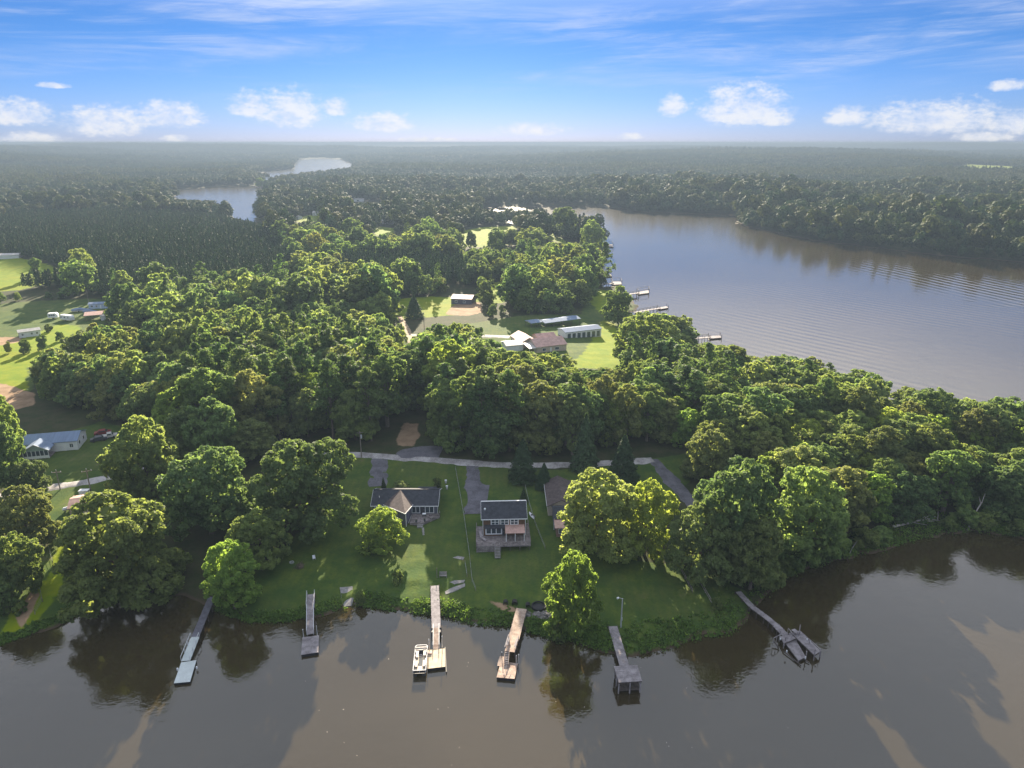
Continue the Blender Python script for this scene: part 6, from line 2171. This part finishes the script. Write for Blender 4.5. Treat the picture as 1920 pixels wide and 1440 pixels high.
def car(px, py, rz, body, label, pickup=False, cat='car'):
    g = G(px, py); t = thing('parked_car' if not pickup else 'pickup_truck', g, label, cat, 'parked vehicles', rz)
    L, w = 4.6, 0.92
    prof = [(-L / 2, .35), (-L / 2, .85), (-1.5, .95), (-0.9, 1.42), (0.7, 1.45), (1.4, .98), (L / 2, .82), (L / 2, .35)] if not pickup else [(-L / 2 - .3, .45), (-L / 2 - .3, 1.05), (-0.4, 1.05), (-0.35, 1.65), (0.9, 1.65), (1.4, 1.1), (L / 2 + .2, .98), (L / 2 + .2, .45)]
    b = MB(); n = len(prof)
    A = [(x, -w, z) for x, z in prof]; B = [(x, w, z) for x, z in prof]
    b.face(A); b.face(list(reversed(B)))
    for i in range(n):
        j = (i + 1) % n; b.face([A[j], A[i], B[i], B[j]])
    b.build('body', M[body], t)
    zt = 1.36 if not pickup else 1.56; zb = 1.02 if not pickup else 1.15
    for s in (-1, 1): MB().box(-0.9 if not pickup else -0.25, 0.75, s * w - 0.012, s * w + 0.012, zb, zt).build('window', M['glass'], t)
    MB().slab([(0.85 if not pickup else 1.0, -w * .9, zt), (1.36, -w * .9, zb), (1.36, w * .9, zb), (0.85 if not pickup else 1.0, w * .9, zt)], 0.02).build('windscreen', M['glass'], t)
    for x in (-1.4, 1.4):
        for s in (-1, 1):
            wh = MB().tube((x, s * w - 0.11, .34), (x, s * w + 0.04, .34), 0.34, 0.34, 14).build('wheel', M['rubber'], t)
            MB().tube((x, s * (w + .03) - 0.02, .34), (x, s * (w + .03) + 0.02, .34), 0.2, 0.2, 10).build('rim', M['galv'], wh)
    for s in (-1, 1): MB().box(L / 2 - 0.02 + (0.2 if pickup else 0), L / 2 + 0.03 + (0.2 if pickup else 0), s * 0.6 - 0.16, s * 0.6 + 0.16, .6, .76).build('headlight', M['trim'], t)


car(937, 522, 0.1, 'white_paint', 'white car parked in front of the grey-blue roofed house')
car(186, 826, 0.5, 'dark_paint', 'dark car in the shaded yard right of the white house, nearer the house')
car(204, 821, 0.5, 'metal_white', 'pale pickup in the shaded yard right of the white house', True, 'pickup')
car(193, 814, 0.4, 'red_paint', 'red car between the dark car and the pale pickup')
car(775, 662, 1.4, 'dark_paint', 'dark car parked on the dirt track in the wood')


def camper(px, py, rz, L, label):
    g = G(px, py); t = thing('camper', g, label, 'camper', None, rz)
    b = MB(); prof = [(-L / 2, .6), (-L / 2, 2.7), (-L / 2 + .3, 3.0), (L / 2 - .7, 3.0), (L / 2, 2.2), (L / 2, .6)]
    A = [(x, -1.2, z) for x, z in prof]; B = [(x, 1.2, z) for x, z in prof]; n = len(prof)
    b.face(A); b.face(list(reversed(B)))
    for i in range(n):
        j = (i + 1) % n; b.face([A[j], A[i], B[i], B[j]])
    b.build('body', M['siding_white'], t)
    for x in np.linspace(-L / 2 + 0.9, L / 2 - 1.6, 3): MB().box(x - .4, x + .4, -1.225, -1.19, 1.6, 2.3).build('window', M['glass'], t)
    MB().box(L / 2 - 1.3, L / 2 - 0.7, -1.23, -1.19, 0.75, 2.5).build('door', M['trim'], t)
    for s in (-1, 1): MB().tube((0, s * 1.05 - .12, .35), (0, s * 1.05 + .12, .35), .35, .35, 12).build('wheel', M['rubber'], t)
    MB().bar((L / 2, 0, .5), (L / 2 + 1.2, 0, .5), .12).build('tow_bar', M['rubber'], t)


camper(127, 601, -0.35, 7.5, 'white camper with dark windows on the shaded part of the left meadow')
camper(101, 597, 0.3, 4.6, 'small rounded camper left of the larger white camper')


def covered_boat(px, py, rz, L, label):
    g = G(px, py); t = thing('covered_boat', g, label, 'boat', None, rz)
    b = MB(); S = []
    for i in range(9):
        u = i / 8; w = 1.25 * (1 - max(0, (u - .55) / .45) ** 2 * .95); hgt = 1.5 + 0.7 * math.sin(math.pi * min(u * 1.25, 1))
        S.append([(L * (u - .5), -w, .8), (L * (u - .5), -w * .9, hgt * .75), (L * (u - .5), 0, hgt), (L * (u - .5), w * .9, hgt * .75), (L * (u - .5), w, .8)])
    for i in range(8):
        for j in range(4): b.face([S[i][j], S[i + 1][j], S[i + 1][j + 1], S[i][j + 1]])
    b.face(S[0]); b.build('tarpaulin', M['metal_roof'], t)
    MB().box(-L * .45, L * .3, -0.9, 0.9, .3, .8).build('trailer', M['galv'], t)
    for s in (-1, 1): MB().tube((-L * .1, s * .95 - .1, .33), (-L * .1, s * .95 + .1, .33), .33, .33, 12).build('wheel', M['rubber'], t)


covered_boat(152, 584, 0.3, 9.0, 'boat under pale blue tarpaulin, larger of two near the pale blue mobile home')
covered_boat(170, 587, 0.1, 7.0, 'boat under pale blue tarpaulin, smaller one on the right')

# dead wood on the right-hand shore
def dead_tree(label, a, b, r, limbs, name='dead_tree'):
    t = thing(name, a, label, 'dead tree'); off = t.location
    d = b - a; m = MB(); n = 5; prev = a; rr_ = random.Random(int(a.x * 10))
    for i in range(1, n + 1):
        p = a.lerp(b, i / n) + Vector((rr_.uniform(-.15, .15), rr_.uniform(-.15, .15), rr_.uniform(-.1, .1)))
        m.tube(prev, p, r * (1 - .8 * (i - 1) / n), r * (1 - .8 * i / n), 7, cap=False); prev = p
    m.build('trunk', M['dead_wood'], t, off)
    for (u, dx, dy, dz) in limbs:
        s = a.lerp(b, u); MB().tube(s, s + Vector((dx, dy, dz)), r * .4, r * .1, 5).build('limb', M['dead_wood'], t, off)


a = G(1674, 991); b_ = G(1752, 976); a.z += 0.5; b_.z += 1.0
dead_tree('fallen bleached tree lying on the shaded right-hand shore', a, b_, 0.34, [(0.5, 3.2, 1.2, .8), (0.6, 3.4, -.8, .4), (0.7, 2.6, 1.6, .5), (0.8, 2.6, -1.2, .2), (0.45, 2.6, -1.8, .3)], 'fallen_tree')
a = G(1814, 994); b_ = P(1832, 928, 9.5); b_ = a + Vector((2.6, 0.6, 9.6))
dead_tree('bleached leaning dead tree at the waterline of the right-hand shore', a, b_, 0.24, [(0.55, 1.1, .2, 2.2), (0.75, -.5, .3, 1.6)])
a = G(1757, 979)
dead_tree('broken bleached stump near the crown of the fallen tree', a, a + Vector((-.15, 0, 3.0)), 0.2, [])
a = G(1589, 1044)
dead_tree('thin bare sapling leaning over the water, right of the great puffy oak', a, a + Vector((1.2, -.6, 4.6)), 0.12, [(.6, .4, .1, 1.2)])
a = G(864, 838)
dead_tree('pale bare trunk at the wood edge just right of the parking pad', a, a + Vector((-.2, .2, 8.5)), 0.22, [])

# bank plants: low leafy cover hugging the waterline
def bank_plants():
    rng = np.random.default_rng(12)
    seg = [((405, 1142), (640, 1142), 0.5, 2.0), ((668, 1134), (960, 1172), 0.75, 4.5), ((985, 1180), (1130, 1212), 0.8, 4.0), ((1130, 1215), (1420, 1150), 0.75, 6.5), ((1420, 1140), (1920, 1006), 1.0, 7.0), ((0, 1205), (330, 1112), 0.35, 2.0)]
    sh = np.array(SHORE_NEAR, float)
    Vs = []; Fs = []; off = 0
    tot = 0
    for (p0, p1, hgt, wid) in seg:
        xs = np.linspace(p0[0], p1[0], int(abs(p1[0] - p0[0]) * 2.6))
        ys = np.interp(xs, sh[2:-2, 0], sh[2:-2, 1])
        X, Y = plane(xs, ys, 0.0)
        gx = np.gradient(X); gy = np.gradient(Y); L = np.hypot(gx, gy) + 1e-6
        nx, ny = -gy / L, gx / L
        n = len(X)
        k = rng.random(n) ** 1.3 * wid * (0.55 + 0.9 * vnoise(X / 7, Y / 7, 3))
        x = X + nx * k + rng.normal(size=n) * .3; y = Y + ny * k + rng.normal(size=n) * .3
        hv = vnoise(x / 5.5, y / 5.5, 44)
        s_ = shore_dist(x, y); z = np.maximum(height(x, y), 0.02)
        for i in range(n):
            if s_[i] < -0.9 or (hv[i] < 0.33 and rng.random() < 0.75): continue
            m = rng.integers(9, 17)
            h = hgt * rng.uniform(.4, 1.3) * (0.45 + 1.2 * hv[i])
            u = unit(rng.normal(size=(m, 3)) + np.array([0, 0, .7]))
            c = np.array([x[i], y[i], z[i] + h * .25]) + u * np.array([h * 1.0, h * 1.0, h * .75]) * rng.uniform(.4, 1.05, m)[:, None]
            v, f = leaf_quads(rng, c, unit(u + rng.normal(size=(m, 3)) * .6), 0.20)
            Vs.append(v); Fs.append(f + off); off += len(v)
    m = np_mesh('bank_undergrowth', np.vstack(Vs), np.vstack(Fs)); m.materials.append(M['bank'])
    o = add('bank_undergrowth', m); tag(o, kind='stuff')


M['bank'] = leaf_mat('leaf_bank', (0.040, 0.085, 0.020), (0.115, 0.175, 0.030), (0.12, 0.17, 0.03), 0.4)
bank_plants()


# leaves and scraps adrift on the near water
def floating_leaves():
    rng = np.random.default_rng(77)
    px = rng.uniform(480, 1500, 26); py = 1235 + 205 * rng.random(26)
    x, y = plane(px, py, 0.0)
    k = shore_dist(x, y) < -2; x = x[k]; y = y[k]
    n = len(x); a = rng.uniform(0, 6.28, n); s = rng.uniform(0.03, 0.075, n)
    V = []
    for i in range(n):
        for q in range(4):
            t = a[i] + q * 1.57; r = s[i] * (1.5 if q % 2 else 0.8)
            V.append((x[i] + math.cos(t) * r, y[i] + math.sin(t) * r, 0.012 + 0.01 * (q % 2)))
    m = np_mesh('floating_leaves', V, np.arange(4 * n).reshape(-1, 4))
    tag(add('floating_leaves', m, M['tan_vinyl']), kind='stuff')


floating_leaves()

build_haze()
